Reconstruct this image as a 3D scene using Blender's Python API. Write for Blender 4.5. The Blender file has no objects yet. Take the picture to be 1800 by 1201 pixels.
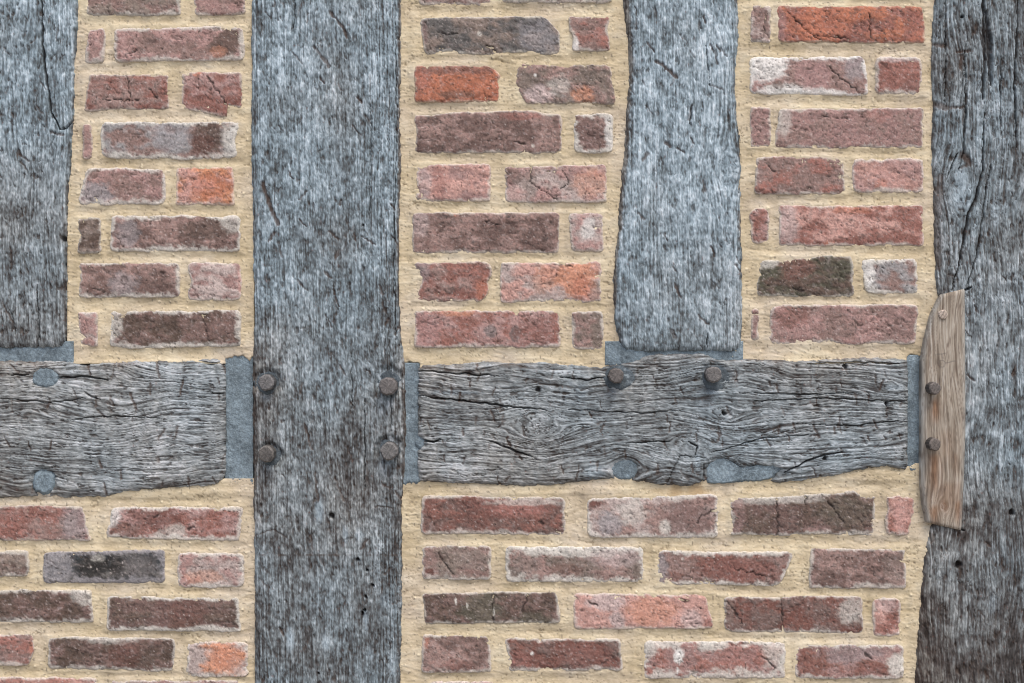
import bpy, math
import numpy as np
from mathutils import Vector

# ----------------------------------------------------------------- camera, sky, light
S = 0.00085            # metres per millimetre-like wall unit (one unit = 0.85 mm)
Z0 = 1.20              # height of the middle of the view above the ground
sc = bpy.context.scene

def W(x, y, h=0.0):    # wall units -> metres. x right, y down, h out of the wall
    return Vector(((x - 900.0) * S, -h * S, (600.5 - y) * S + Z0))

cam_d = bpy.data.cameras.new("camera")
cam = bpy.data.objects.new("camera", cam_d)
sc.collection.objects.link(cam)
cam_d.sensor_width = 36.0
cam_d.lens = 50.0
CAM_DIST = 50.0 / 36.0 * 1800 * S
cam.location = (0, -CAM_DIST - 6 * S, Z0)
cam.rotation_euler = (math.radians(90), 0, 0)
cam_d.clip_end = 500
cam_d.clip_start = 0.05
sc.camera = cam

SUN_EL, SUN_AZ = 62.0, 24.0       # overcast: high, broad light from in front of the wall
world = bpy.data.worlds.new("World")
sc.world = world
world.use_nodes = True
wn, wl = world.node_tree.nodes, world.node_tree.links
wn.clear()
wo = wn.new("ShaderNodeOutputWorld")
bg = wn.new("ShaderNodeBackground")
sky = wn.new("ShaderNodeTexSky")
sky.sky_type = 'NISHITA'
sky.sun_disc = False
sky.sun_elevation = math.radians(SUN_EL)
sky.sun_rotation = math.radians(180 - SUN_AZ)
sky.air_density = 1.0
sky.dust_density = 4.0
bg.inputs['Strength'].default_value = 0.14
wl.new(sky.outputs[0], bg.inputs[0])
wl.new(bg.outputs[0], wo.inputs[0])

sun_d = bpy.data.lights.new("sun", 'SUN')
sun_d.energy = 1.2
sun_d.angle = math.radians(38)
sun_d.color = (1.0, 0.97, 0.93)
sun = bpy.data.objects.new("sun", sun_d)
sc.collection.objects.link(sun)
el, az = math.radians(SUN_EL), math.radians(SUN_AZ)
to_sun = Vector((math.sin(az) * math.cos(el), -math.cos(az) * math.cos(el), math.sin(el)))
sun.rotation_euler = to_sun.to_track_quat('Z', 'Y').to_euler()
sun.location = (0, -4, 5)

sc.view_settings.view_transform = 'Standard'
sc.view_settings.look = 'None'
sc.view_settings.gamma = 1.0
sc.view_settings.exposure = 0.66
sc.view_settings.use_curve_mapping = False
sc.render.engine = 'CYCLES'
sc.cycles.pixel_filter_type = 'BLACKMAN_HARRIS'
sc.cycles.filter_width = 1.0

# ----------------------------------------------------------------- noise
_rs = np.random.RandomState(7)
_P = _rs.permutation(256).astype(np.int32)
_P2 = np.concatenate([_P, _P])
_A = _rs.rand(256) * 2 * np.pi
_GX, _GY = np.cos(_A).astype(np.float32), np.sin(_A).astype(np.float32)

def perlin(x, y, seed=0):
    x = np.asarray(x, np.float32) + np.float32(seed * 17.31 % 211)
    y = np.asarray(y, np.float32) + np.float32(seed * 31.77 % 197)
    x, y = np.broadcast_arrays(x, y)
    x0, y0 = np.floor(x), np.floor(y)
    fx, fy = x - x0, y - y0
    xi, yi = x0.astype(np.int32) & 255, y0.astype(np.int32) & 255
    u, v = fx * fx * fx * (fx * (fx * 6 - 15) + 10), fy * fy * fy * (fy * (fy * 6 - 15) + 10)
    xi1, yi1 = (xi + 1) & 255, (yi + 1) & 255
    px0, px1 = _P2[xi], _P2[xi1]
    h00, h10, h01, h11 = _P2[px0 + yi], _P2[px1 + yi], _P2[px0 + yi1], _P2[px1 + yi1]
    a = _GX[h00] * fx + _GY[h00] * fy
    b = _GX[h10] * (fx - 1) + _GY[h10] * fy
    c = _GX[h01] * fx + _GY[h01] * (fy - 1)
    d = _GX[h11] * (fx - 1) + _GY[h11] * (fy - 1)
    a = a + u * (b - a)
    c = c + u * (d - c)
    return (a + v * (c - a)) * 1.5

def fbm(x, y, seed=0, octv=3, gain=0.5):
    r, amp, tot, f = 0, 1.0, 0.0, 1.0
    for k in range(octv):
        r = r + amp * perlin(x * f, y * f, seed + k * 5 + 1)
        tot += amp
        amp *= gain
        f *= 2.03
    return r / tot * 1.25

def sstep(a, b, x):
    t = np.clip((x - a) / (b - a), 0, 1)
    return t * t * (3 - 2 * t)

def lin(c):
    c = np.asarray(c, np.float32) / 255.0
    return np.where(c <= 0.04045, c / 12.92, ((c + 0.055) / 1.055) ** 2.4).astype(np.float32)

def mix(a, b, m):
    m = np.asarray(m)[..., None]
    return a + (b - a) * m

def ramp(t, stops):
    xs = [s[0] for s in stops]
    cs = np.array([lin(s[1]) for s in stops])
    return np.stack([np.interp(t, xs, cs[:, k]) for k in range(3)], -1).astype(np.float32)

def seg_dist(X, Y, pts):
    """distance to a polyline, and how far along it (0..1)"""
    best = np.full(X.shape, 1e9, np.float32)
    frac = np.zeros(X.shape, np.float32)
    n = len(pts) - 1
    for i in range(n):
        (x0, y0), (x1, y1) = pts[i], pts[i + 1]
        dx, dy = x1 - x0, y1 - y0
        t = np.clip(((X - x0) * dx + (Y - y0) * dy) / (dx * dx + dy * dy + 1e-9), 0, 1)
        d = np.hypot(X - x0 - t * dx, Y - y0 - t * dy)
        m = d < best
        best = np.where(m, d, best)
        frac = np.where(m, (i + t) / n, frac)
    return best, frac

# ----------------------------------------------------------------- mesh helpers
def coons(top, bot, lef, rig, s, t):
    """top/bot: (n,2) points along s; lef/rig: (m,2) points along t -> X,Y of shape (m,n)"""
    s_, t_ = s[None, :, None], t[:, None, None]
    P = (1 - t_) * top[None] + t_ * bot[None] + (1 - s_) * lef[:, None] + s_ * rig[:, None]
    c00, c10, c01, c11 = top[0], top[-1], bot[0], bot[-1]
    P = P - ((1 - s_) * (1 - t_) * c00 + s_ * (1 - t_) * c10 + (1 - s_) * t_ * c01 + s_ * t_ * c11)
    return P[..., 0].astype(np.float32), P[..., 1].astype(np.float32)

def build(name, X, Y, H, C, depth, material, parent=None, base=None, flip=False):
    """closed solid: relief front, straight sides and a flat back at h=-depth"""
    ny, nx = X.shape
    n = nx * ny
    idx = np.arange(n, dtype=np.int32).reshape(ny, nx)
    quads = np.stack([idx[:-1, :-1], idx[1:, :-1], idx[1:, 1:], idx[:-1, 1:]], -1).reshape(-1, 4)
    per = np.concatenate([idx[:, 0], idx[-1, 1:], idx[-2::-1, -1], idx[0, -2:0:-1]])
    m = len(per)
    Xf, Yf, Hf = X.ravel(), Y.ravel(), H.ravel()
    co = np.empty((n + m, 3), np.float32)
    co[:n, 0] = (Xf - 900.0) * S
    co[:n, 1] = -Hf * S
    co[:n, 2] = (600.5 - Yf) * S + Z0
    co[n:] = co[per]
    co[n:, 1] = depth * S
    nxt = np.roll(per, -1)
    bi = n + np.arange(m, dtype=np.int32)
    bn = np.roll(bi, -1)
    side = np.stack([nxt, per, bi, bn], -1)
    if base is None:
        base = (float(Xf.mean()), float(Yf.max()), 0.0)
    bw = W(*base)
    co -= np.array(bw, np.float32)
    me = bpy.data.meshes.new(name)
    nq, ns = len(quads), len(side)
    me.vertices.add(n + m)
    me.vertices.foreach_set('co', co.ravel())
    loops = np.concatenate([quads.ravel(), side.ravel(), bi[::-1]])
    me.loops.add(len(loops))
    me.loops.foreach_set('vertex_index', loops.astype(np.int32))
    me.polygons.add(nq + ns + 1)
    starts = np.concatenate([np.arange(nq + ns) * 4, [(nq + ns) * 4]]).astype(np.int32)
    me.polygons.foreach_set('loop_start', starts)
    me.update(calc_edges=True)
    me.validate()
    sm = np.zeros(len(me.polygons), bool)
    sm[:nq] = True
    me.polygons.foreach_set('use_smooth', sm)
    ca = me.attributes.new('col', 'FLOAT_COLOR', 'POINT')
    cc = np.ones((n + m, 4), np.float32)
    cf = C.reshape(-1, 3)
    cc[:n, :3] = cf
    cc[n:, :3] = cf[per]
    ca.data.foreach_set('color', cc.ravel())
    me.materials.append(material)
    o = bpy.data.objects.new(name, me)
    sc.collection.objects.link(o)
    place(o, bw, parent)
    return o

def place(o, world_pos, parent):
    if parent is None:
        o.location = world_pos
    else:
        o.parent = parent
        off = Vector(parent.location)
        p = parent.parent
        while p is not None:
            off += Vector(p.location)
            p = p.parent
        o.location = Vector(world_pos) - off

def tag(o, label=None, cat=None, group=None, kind=None):
    if label: o['label'] = label
    if cat: o['category'] = cat
    if group: o['group'] = group
    if kind: o['kind'] = kind
    return o

def empty(name, x, y):
    o = bpy.data.objects.new(name, None)
    o.empty_display_size = 0.05
    sc.collection.objects.link(o)
    o.location = W(x, y, 0)
    return o

# ----------------------------------------------------------------- materials
def make_mat(name, scale, colour_amt, bump, rough=0.9, spec=0.15, stretch=(1, 1, 1), second=None):
    m = bpy.data.materials.new(name)
    m.use_nodes = True
    nt = m.node_tree
    N, L = nt.nodes, nt.links
    N.clear()
    out = N.new('ShaderNodeOutputMaterial')
    bs = N.new('ShaderNodeBsdfPrincipled')
    bs.inputs['Roughness'].default_value = rough
    bs.inputs['Specular IOR Level'].default_value = spec
    at = N.new('ShaderNodeAttribute')
    at.attribute_name = 'col'
    ge = N.new('ShaderNodeNewGeometry')
    mp = N.new('ShaderNodeMapping')
    mp.inputs['Scale'].default_value = stretch
    L.new(ge.outputs['Position'], mp.inputs['Vector'])
    no = N.new('ShaderNodeTexNoise')
    no.inputs['Scale'].default_value = scale
    no.inputs['Detail'].default_value = 4
    no.inputs['Roughness'].default_value = 0.65
    L.new(mp.outputs[0], no.inputs['Vector'])
    mr = N.new('ShaderNodeMapRange')
    mr.inputs['From Min'].default_value = 0.25
    mr.inputs['From Max'].default_value = 0.75
    mr.inputs['To Min'].default_value = 1 - colour_amt
    mr.inputs['To Max'].default_value = 1 + colour_amt
    mr.clamp = False
    L.new(no.outputs['Fac'], mr.inputs['Value'])
    vm = N.new('ShaderNodeVectorMath')
    vm.operation = 'SCALE'
    L.new(at.outputs['Color'], vm.inputs[0])
    L.new(mr.outputs[0], vm.inputs['Scale'])
    L.new(vm.outputs[0], bs.inputs['Base Color'])
    bu = N.new('ShaderNodeBump')
    bu.inputs['Strength'].default_value = bump
    bu.inputs['Distance'].default_value = 0.0012
    L.new(no.outputs['Fac'], bu.inputs['Height'])
    L.new(bu.outputs[0], bs.inputs['Normal'])
    L.new(bs.outputs[0], out.inputs['Surface'])
    return m

M_post = make_mat('weathered_oak_upright', 480, 0.34, 0.6, stretch=(1, 1, 0.22))
M_rail = make_mat('weathered_oak_rail', 480, 0.30, 0.6, stretch=(0.22, 1, 1))
M_plate = make_mat('young_oak', 480, 0.20, 0.5, stretch=(1, 1, 0.12))
M_peg = make_mat('oak_peg', 500, 0.15, 0.3, rough=0.7, spec=0.3)
M_brick = make_mat('old_brick', 380, 0.30, 0.55)
M_mortar = make_mat('sand_lime_mortar', 460, 0.12, 0.28, stretch=(.5, 1, 1.2))
M_cement = make_mat('grey_cement', 420, 0.34, 1.0)

# ----------------------------------------------------------------- weathered timber
RAMP_BLUE = [(-1., (44, 41, 40)), (-.5, (72, 74, 75)), (-.1, (101, 112, 117)), (.3, (136, 151, 159)), (.8, (184, 198, 206)), (1.3, (216, 224, 228))]
RAMP_GREY = [(-.9, (46, 42, 40)), (-.42, (80, 76, 74)), (-.05, (112, 114, 113)), (.32, (147, 150, 149)), (.8, (184, 186, 187)), (1.3, (206, 207, 206))]
RAMP_BROWN = [(-.9, (44, 36, 32)), (-.42, (74, 63, 57)), (-.05, (106, 100, 92)), (.32, (143, 138, 130)), (.8, (178, 175, 172)), (1.3, (200, 198, 195))]

def axis_samples(a, b, lo, hi, fine, coarse):
    """sample positions from a to b: fine inside [lo,hi], coarse outside"""
    pts = [a]
    x = a
    while x < b - 1e-6:
        step = fine if lo - fine <= x < hi else coarse
        if x < lo and x + step > lo: step = max(lo - x, fine)
        x = min(x + step, b)
        pts.append(x)
    if len(pts) > 2 and pts[-1] - pts[-2] < fine * .3: pts.pop(-2)
    return np.array(pts, np.float32)

def edge_fn(pts):
    xs = [p[0] for p in pts]
    ys = [p[1] for p in pts]
    return lambda q: np.interp(q, xs, ys)

def timber(name, orient, e0, e1, ends, seed, label, cat='timber', group=None, base_h=9.0, wave=10, knots=(), cracks=(), marks=(),
           dents=(), pale=(), holes=(), nicks=60, nick_len=(8, 26), depth=110, lines=1.0, blotch=1.0, tone=None, fl=1.0,
           end_round=(0, 0), rag=1.0, contrast=1.0, longl=None, iso=1.0, bright=.05, ridge=.24, warmv=.38, bark=(), pits=.8, gsc=(75, 7.5, 38, 4.2)):
    """orient 'v': e0/e1 are left/right x as function of y, ends=(y0,y1).
       orient 'h': e0/e1 are top/bottom y as function of x, ends=(x0,x1)."""
    fa, fc = 1.9, 1.25
    lo, hi = (-25, 1226) if orient == 'v' else (-25, 1826)
    A = axis_samples(ends[0], ends[1], lo, hi, fa, 16)
    a0, a1 = e0(A).astype(np.float32), e1(A).astype(np.float32)
    a0 = a0 + (fbm(A / 22, A * 0 + 3.3, seed + 1, 4, .6) * 2.6) * rag
    a1 = a1 + (fbm(A / 22, A * 0 + 9.3, seed + 2, 4, .7) * 3.0) * rag
    if orient == 'v': a0v, a1v = max(np.min(a0), -25), min(np.max(a1), 1826)
    Wd = float(np.mean(a1 - a0))
    if orient == 'v':
        mn = float(np.interp((ends[0] + ends[1]) / 2, A, a0))
        Q = axis_samples(0, Wd, -25 - mn, 1826 - mn, fc, 8)
    else:
        Q = axis_samples(0, Wd, 0, Wd, fc, fc)
    # tighter at the edges
    q = Q / Wd
    s = np.clip(q, 0, 1).astype(np.float32)
    g_al = np.broadcast_to(A[:, None], (len(A), len(s)))
    g_ac = a0[:, None] * (1 - s[None]) + a1[:, None] * s[None]
    # ends wobble, rounded corners of the end
    d_ac = np.minimum(s, 1 - s)[None] * (a1 - a0)[:, None]
    wob0 = fbm(g_ac / 20, g_ac * 0 + 1.7, seed + 3, 3, .6) * 2.0
    d0, d1 = A[:, None] - ends[0], ends[1] - A[:, None]
    al = g_al + wob0 * np.exp(-np.minimum(d0, d1) / 20)
    for k, (r, dd) in enumerate(((end_round[0], d0), (end_round[1], d1))):
        if r:
            sg = 1 if k == 0 else -1
            cdrop = r * np.clip(1 - d_ac / (r * 1.6), 0, 1) ** 2
            al = al + sg * cdrop * np.exp(-dd / (r * 1.2))
    d_end = np.minimum(d0, d1) + 0 * g_ac
    X, Y = (g_ac, al) if orient == 'v' else (al, g_ac)
    X, Y = X.astype(np.float32), Y.astype(np.float32)
    u, v = (Y, X) if orient == 'v' else (X, Y)

    # grain flow
    w = v + fbm(u / 300, v / 110, seed + 4, 2) * wave + fbm(u / 90, v / 40, seed + 5, 2) * wave * (.14 if orient == 'v' else .28)
    knotm = np.zeros_like(u)
    for (kx, ky, R, st) in knots:
        ku, kv = (ky, kx) if orient == 'v' else (kx, ky)
        du, dv = (u - ku) / st, v - kv
        r2 = du * du + dv * dv
        w = w - dv * R * R / (r2 + R * R * .35) * np.exp(-r2 / (R * R * 22))
        r = np.sqrt(r2) + fbm(u / 14, v / 10, seed + 6, 3) * R * .38
        m = np.exp(-(np.maximum(r, 0) / (R * .6)) ** 4) * .75
        w = w * (1 - m) + (r * 1.2 + kv) * m
        knotm = np.maximum(knotm, m)

    # fibre tone
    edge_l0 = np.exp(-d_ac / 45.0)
    na = fbm(u / (20 * fl), w / 4.8, seed + 10, 3, .6)
    nb = fbm(u / (9.5 * fl), w / 2.5, seed + 11, 2, .6)
    ni = fbm(X / 5.5, Y / 7.5, seed + 16, 3, .65)
    clus = fbm(X / 24, Y / 34, seed + 17, 4, .65)
    rid = perlin(u / (110 * fl), w / 3.9, seed + 18) + .45 * perlin(u / (48 * fl), w / 2.2, seed + 19)
    if orient == 'v': rid = (perlin(u / 90, w / 2.7, seed + 18) + .7 * perlin(u / 42, w / 2.0, seed + 19)) * (.45 + .9 * sstep(-.4, .6, fbm(u / 160, v / 50, seed + 24, 2) + .5 * edge_l0))
    nc = fbm(u / (150 * fl), w / 16, seed + 12, 2)
    nd = perlin(u / (240 * fl), w / 2.6, seed + 13)
    bl = fbm(X / 95, Y / 120, seed + 14, 3, .55)
    bl2 = fbm(X / 17, Y / 28, seed + 15, 3, .6)
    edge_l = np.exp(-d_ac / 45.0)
    t = (.46 * na + .38 * nb + .36 * iso * ni + .16 * nc + (.16 + .30 * edge_l) * nd + .34 * blotch * bl + .20 * blotch * bl2 + .50 * blotch * clus + ridge * rid) * contrast + bright
    if tone is not None: t = t + tone(X, Y)
    # drying cracks between fibres
    cell1 = np.abs(perlin(u / (gsc[0] * fl), w / gsc[1], seed + 20) + .12 * nb)
    cell2 = np.abs(perlin(u / (gsc[2] * fl), w / gsc[3], seed + 21) + .12 * nb)
    gate = sstep(-.35, .35, fbm(u / 120, v / 60, seed + 22, 2))
    g1 = sstep(.085, .015, cell1) * (0.35 + .65 * gate)
    g2 = sstep(.10, .02, cell2) * (.25 + .5 * (1 - gate))
    gro = np.maximum(g1, g2 * .8) * lines
    if longl is not None:
        lm = longl(X, Y)
        g3 = sstep(.07, .01, np.abs(perlin(u / 420, w / 6.0, seed + 23))) * lm
        gro = np.maximum(gro, g3)
    # dark open flecks
    p = fbm(u / (15 * fl), w / 6.0, seed + 30, 3, .65) + .20 * bl2 - .75 * clus
    pit = pits * sstep(.46, .62, p)
    # adze nicks, insect holes
    rng = np.random.RandomState(seed * 13 + 5)
    nk = np.zeros_like(u)
    segs = list(marks)
    for _ in range(nicks):
        cx, cy = rng.uniform(X.min(), X.max()), rng.uniform(max(-20, Y.min()), min(1220, Y.max()))
        ln = rng.uniform(*nick_len)
        if orient == 'v':
            ang = math.radians(90 + rng.choice([-1, 1], p=[.75, .25]) * rng.uniform(8, 48))
            ang = math.pi - ang
        else:
            ang = math.radians(90 + rng.uniform(-28, 22))
        dx, dy = math.cos(ang) * ln / 2, math.sin(ang) * ln / 2
        if orient == 'v': dx = abs(dx) * rng.choice([1, 1, 1, -1])
        segs.append(([(cx - dx, cy - dy), (cx + dx, cy + dy)], rng.uniform(1.1, 2.4), rng.uniform(.45, 1.0)))
    wx = X + perlin(X / 7, Y / 7, seed + 31) * 2.2
    wy = Y + perlin(X / 7, Y / 7, seed + 32) * 2.2
    rowc = Y[:, len(s) // 2] if orient == 'v' else X[:, len(s) // 2]
    for pts, wd, st in segs:
        pa = [p_[1] if orient == 'v' else p_[0] for p_ in pts]
        i0, i1 = np.searchsorted(A, [min(pa) - 22, max(pa) + 22])
        if i1 <= i0: continue
        d, f = seg_dist(wx[i0:i1], wy[i0:i1], pts)
        nk[i0:i1] = np.maximum(nk[i0:i1], st * sstep(wd * 1.25, wd * .45, d))
    cr = np.zeros_like(u)
    for pts, wd, st in cracks:
        pa = [p_[1] if orient == 'v' else p_[0] for p_ in pts]
        i0, i1 = np.searchsorted(A, [min(pa) - 30, max(pa) + 30])
        if i1 <= i0: continue
        wv = perlin(u[i0:i1] / 16, v[i0:i1] / 30, seed + 33) * 2.2
        xx, yy = (X[i0:i1] + wv, Y[i0:i1]) if orient == 'v' else (X[i0:i1], Y[i0:i1] + wv)
        d, f = seg_dist(xx, yy, pts)
        wdl = .8 * wd * (.35 + .65 * np.sin(np.clip(f, .04, .96) * np.pi)) * (1 + .35 * perlin(u[i0:i1] / 22, v[i0:i1] / 50, seed + 34))
        cr[i0:i1] = np.maximum(cr[i0:i1], st * sstep(wdl * 1.2, wdl * .4, d))
    for (hx, hy, hr) in holes:
        d = np.hypot(wx - hx, (wy - hy) * .85)
        cr = np.maximum(cr, sstep(hr * 1.2, hr * .6, d))

    # relief
    edge = np.exp(-d_ac / 5.5) + (np.exp(-d_end / 5.5) if (end_round[0] or end_round[1] or orient == 'h') else 0)
    if orient == 'h': edge = np.exp(-d_ac / 5.5) + np.exp(-d_end / 5.0)
    edge2 = edge * (1 + .5 * bl2 + .4 * fbm(u / 12, v / 6, seed + 42, 2))
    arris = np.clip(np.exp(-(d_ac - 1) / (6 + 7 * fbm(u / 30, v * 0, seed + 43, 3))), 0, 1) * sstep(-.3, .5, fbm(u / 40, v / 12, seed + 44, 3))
    H = base_h + fbm(X / 130, Y / 130, seed + 40, 2) * 2.2 + bl2 * 1.0 + t * 1.25
    H = H - 2.2 * gro - 2.8 * pit - 2.6 * nk - 9 * cr - np.minimum(edge2, 1.2) * 9.0 - np.exp(-d_ac / 1.3) * 6 + fbm(u / 8, w / 3, seed + 41, 2) * .5
    for (dx, dy, rx, ry, dep) in dents:
        r = np.sqrt(((wx - dx) / rx) ** 2 + ((wy - dy) / ry) ** 2)
        H = H - dep * sstep(1.12, .72, r)

    # colour
    warm = fbm(X / 140, Y / 200, seed + 50, 2) * warmv + .10 * clus
    if callable(tone): warm = warm + getattr(tone, 'warm', lambda x, y: 0)(X, Y)
    C = ramp(t, RAMP_BLUE)
    C = mix(C, ramp(t, RAMP_GREY), sstep(-.65, .25, warm) * .9)
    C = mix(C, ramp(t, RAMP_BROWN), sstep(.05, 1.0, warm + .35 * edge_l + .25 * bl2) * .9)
    for (px, py, rx, ry, st) in pale:
        r = np.sqrt(((wx - px) / rx) ** 2 + ((wy - py) / ry) ** 2) + .35 * na
        C = mix(C, ramp(t * .6 + .62, RAMP_BLUE), .85 * st * sstep(1.25, .35, r + .3 * nb))
    speck = sstep(.62, .85, fbm(X / 5, Y / 9, seed + 51, 2, .6))
    C = mix(C, lin((106, 70, 60)), speck * .55)
    C = mix(C, lin((78, 67, 60)), np.clip(gro * .70, 0, 1))
    C = mix(C, lin((78, 66, 58)), pit * .8)
    C = mix(C, lin((80, 64, 55)), nk * .85)
    C = mix(C, lin((40, 32, 29)), cr * .85)
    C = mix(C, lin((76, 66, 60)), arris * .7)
    for pts, wd in bark:
        bd, f = seg_dist(X, Y, pts)
        bm_ = sstep(1.2, .5, bd / (wd * (1 + .45 * fbm(u / 26, v * 0, seed + 45, 3))) + .35 * nb + .2 * ni)
        C = mix(C, ramp(t * .7 - .35, RAMP_BROWN), bm_ * .85)
        H = H - bm_ * 2.5
    C = mix(C, C * .85, knotm * .3)
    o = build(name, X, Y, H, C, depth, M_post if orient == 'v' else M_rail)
    tag(o, label, cat, group)
    return o

def tone_fn(f, warm=None):
    def g(X, Y): return f(X, Y)
    if warm: g.warm = warm
    return g

# ---- main upright, full height
peg_dents_main = [(471, 674, 27, 27, 5.5), (684, 672, 28, 30, 5.5), (474, 800, 26, 24, 5.5), (684, 790, 27, 26, 5.5)]
main_post = timber(
    'timber_post', 'v',
    edge_fn([(-400, 441), (0, 441), (250, 440), (330, 442), (440, 443), (560, 446), (640, 442), (760, 443), (850, 444), (1000, 446), (1201, 447), (2000, 447)]),
    edge_fn([(-400, 708), (0, 707), (80, 706), (200, 705), (300, 706), (420, 702), (520, 703), (600, 707), (650, 713), (760, 715), (850, 711), (900, 708), (1050, 707), (1201, 704), (2000, 704)]),
    (-400, 2006), 11, 'widest upright oak timber running full height, four wooden pegs driven through it', group=None, base_h=11, wave=4, iso=1.1, bark=[([(705, -20), (704, 200), (703, 420), (707, 600)], 4.5), ([(714, 640), (715, 800), (709, 900)], 6), ([(446, 640), (447, 860)], 3.5)],
    tone=tone_fn(lambda X, Y: .14 * sstep(560, 200, Y) - .14 * sstep(450, 1050, Y) - .02, lambda X, Y: -.55 + .50 * sstep(300, 800, Y) - .20 * sstep(800, 1100, Y)),
    dents=peg_dents_main, nicks=75, pits=.6, lines=.38, depth=120,
    longl=lambda X, Y: .15 + .85 * sstep(600, 680, X),
    marks=[([(462, 322), (474, 360), (490, 395)], 4.2, .95), ([(526, 386), (538, 398)], 1.6, .9), ([(635, 415), (660, 430)], 1.5, .9),
           ([(580, 22), (604, 50), (610, 66)], 2.8, .9), ([(566, 100), (580, 118)], 3.4, .8), ([(596, 440), (590, 455)], 3, .7),
           ([(590, 840), (605, 880)], 2.4, .7), ([(555, 830), (560, 880)], 2.0, .8), ([(536, 745), (548, 790)], 2.2, .7),
           ([(440, 945), (480, 930), (505, 944)], 1.4, .7), ([(660, 890), (690, 893)], 1.6, .8), ([(674, 852), (686, 858)], 2, .8)],
    cracks=[([(696, 40), (697, 240), (692, 460), (697, 600)], 1.5, .55), ([(642, 700), (641, 860)], 1.3, .7), ([(652, 180), (650, 380)], 1.2, .5),
            ([(687, 640), (688, 760)], 1.4, .6), ([(520, 0), (517, 60)], 1.2, .6), ([(618, 620), (620, 720)], 1.0, .5)],
    holes=[(584, 906, 5), (630, 983, 3.2), (645, 1002, 2.6), (656, 1028, 2.8), (643, 1049, 2.6), (641, 1072, 2.8), (637, 1078, 2.6), (560, 1184, 2.2), (640, 395, 2.2)],
    pale=[(562, 897, 9, 24, .8), (511, 1123, 8, 24, .9), (573, 1128, 7, 16, .7), (643, 1090, 5, 22, .7), (608, 940, 6, 20, .6), (632, 940, 8, 14, .5), (690, 1165, 9, 22, .55),
          (650, 1150, 8, 16, .5), (676, 1055, 10, 16, .45), (470, 400, 9, 14, .4), (540, 410, 18, 14, .35), (480, 316, 10, 8, .5)])

# ---- short stud left, cut off above the left rail
left_stud = timber(
    'timber_stud', 'v',
    edge_fn([(-400, -110), (614, -100)]),
    edge_fn([(-400, 140), (0, 137), (60, 135), (120, 130), (200, 130), (250, 126), (310, 122), (360, 118), (450, 116), (520, 117), (600, 115), (614, 114)]),
    (-400, 611), 23, 'upright oak stud at the left edge with one long curving crack', base_h=11, wave=13, bright=.10,
    tone=tone_fn(lambda X, Y: .16 * sstep(330, 60, Y) - .02 - .12 * sstep(300, 520, Y), lambda X, Y: -.6 + .62 * sstep(230, 430, Y)),
    nicks=24, lines=.35, depth=120, end_round=(0, 9), longl=lambda X, Y: .25 + 0 * X,
    cracks=[([(73, -60), (74, 20), (77, 90), (84, 150), (93, 200), (106, 228)], 3.0, 1.0), ([(106, 228), (118, 226), (127, 214)], 2.4, .8),
            ([(66, 500), (70, 570), (66, 612)], 1.4, .7), ([(100, 232), (88, 262)], 1.2, .5), ([(20, 545), (30, 590)], 1.5, .5)],
    marks=[([(92, 234), (112, 238)], 2.5, .8), ([(36, 272), (52, 284)], 2.2, .8), ([(4, 530), (26, 570)], 2, .7)],
    holes=[(113, 420, 4.5)])

# ---- short stud in the middle right
mid_stud = timber(
    'timber_stud', 'v',
    edge_fn([(-400, 1094), (0, 1094), (40, 1098), (90, 1103), (130, 1105), (180, 1101), (230, 1097), (280, 1095), (330, 1088), (400, 1085), (450, 1080), (500, 1077), (560, 1079), (590, 1085), (614, 1092)]),
    edge_fn([(-400, 1300), (0, 1299), (60, 1300), (120, 1294), (190, 1295), (235, 1301), (290, 1306), (340, 1302), (400, 1304), (500, 1306), (590, 1306), (614, 1303)]),
    (-400, 617), 31, 'short oak stud between the two upper right brick panels, its foot rounded above the rail', base_h=11, wave=5,
    bark=[([(1096, -30), (1106, 100), (1100, 200), (1096, 280), (1089, 340), (1087, 400)], 9), ([(1087, 400), (1081, 470), (1080, 540)], 4), ([(1304, 380), (1306, 420)], 7)],
    tone=tone_fn(lambda X, Y: .20 - .16 * sstep(300, 560, Y), lambda X, Y: -.62 + .34 * sstep(250, 750, Y)),
    knots=[(1282, 295, 20, 1.7)], nicks=34, pits=.5, lines=.35, bright=.13, depth=120, end_round=(0, 9), longl=lambda X, Y: .25 + .2 * sstep(1250, 1290, X),
    cracks=[([(1294, 215), (1302, 260), (1304, 300), (1298, 340)], 1.6, .8), ([(1244, 610), (1242, 585)], 1.6, .8), ([(1240, 80), (1247, 150)], 1.2, .5), ([(1216, 185), (1212, 218)], 1.6, .7)],
    marks=[([(1153, 108), (1165, 116), (1190, 138)], 3.2, .95), ([(1138, 76), (1150, 92)], 2.2, .8), ([(1190, 262), (1202, 268)], 2.4, .8), ([(1168, 250), (1178, 258)], 3.2, .8),
           ([(1138, 270), (1130, 282)], 3.4, .75), ([(1246, 150), (1270, 158)], 2.2, .6), ([(1216, 185), (1210, 212)], 2.6, .6), ([(1188, 595), (1180, 580)], 3, .6)],
    pale=[(1180, 118, 8, 14, .5), (1268, 160, 14, 20, .35)])

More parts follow.
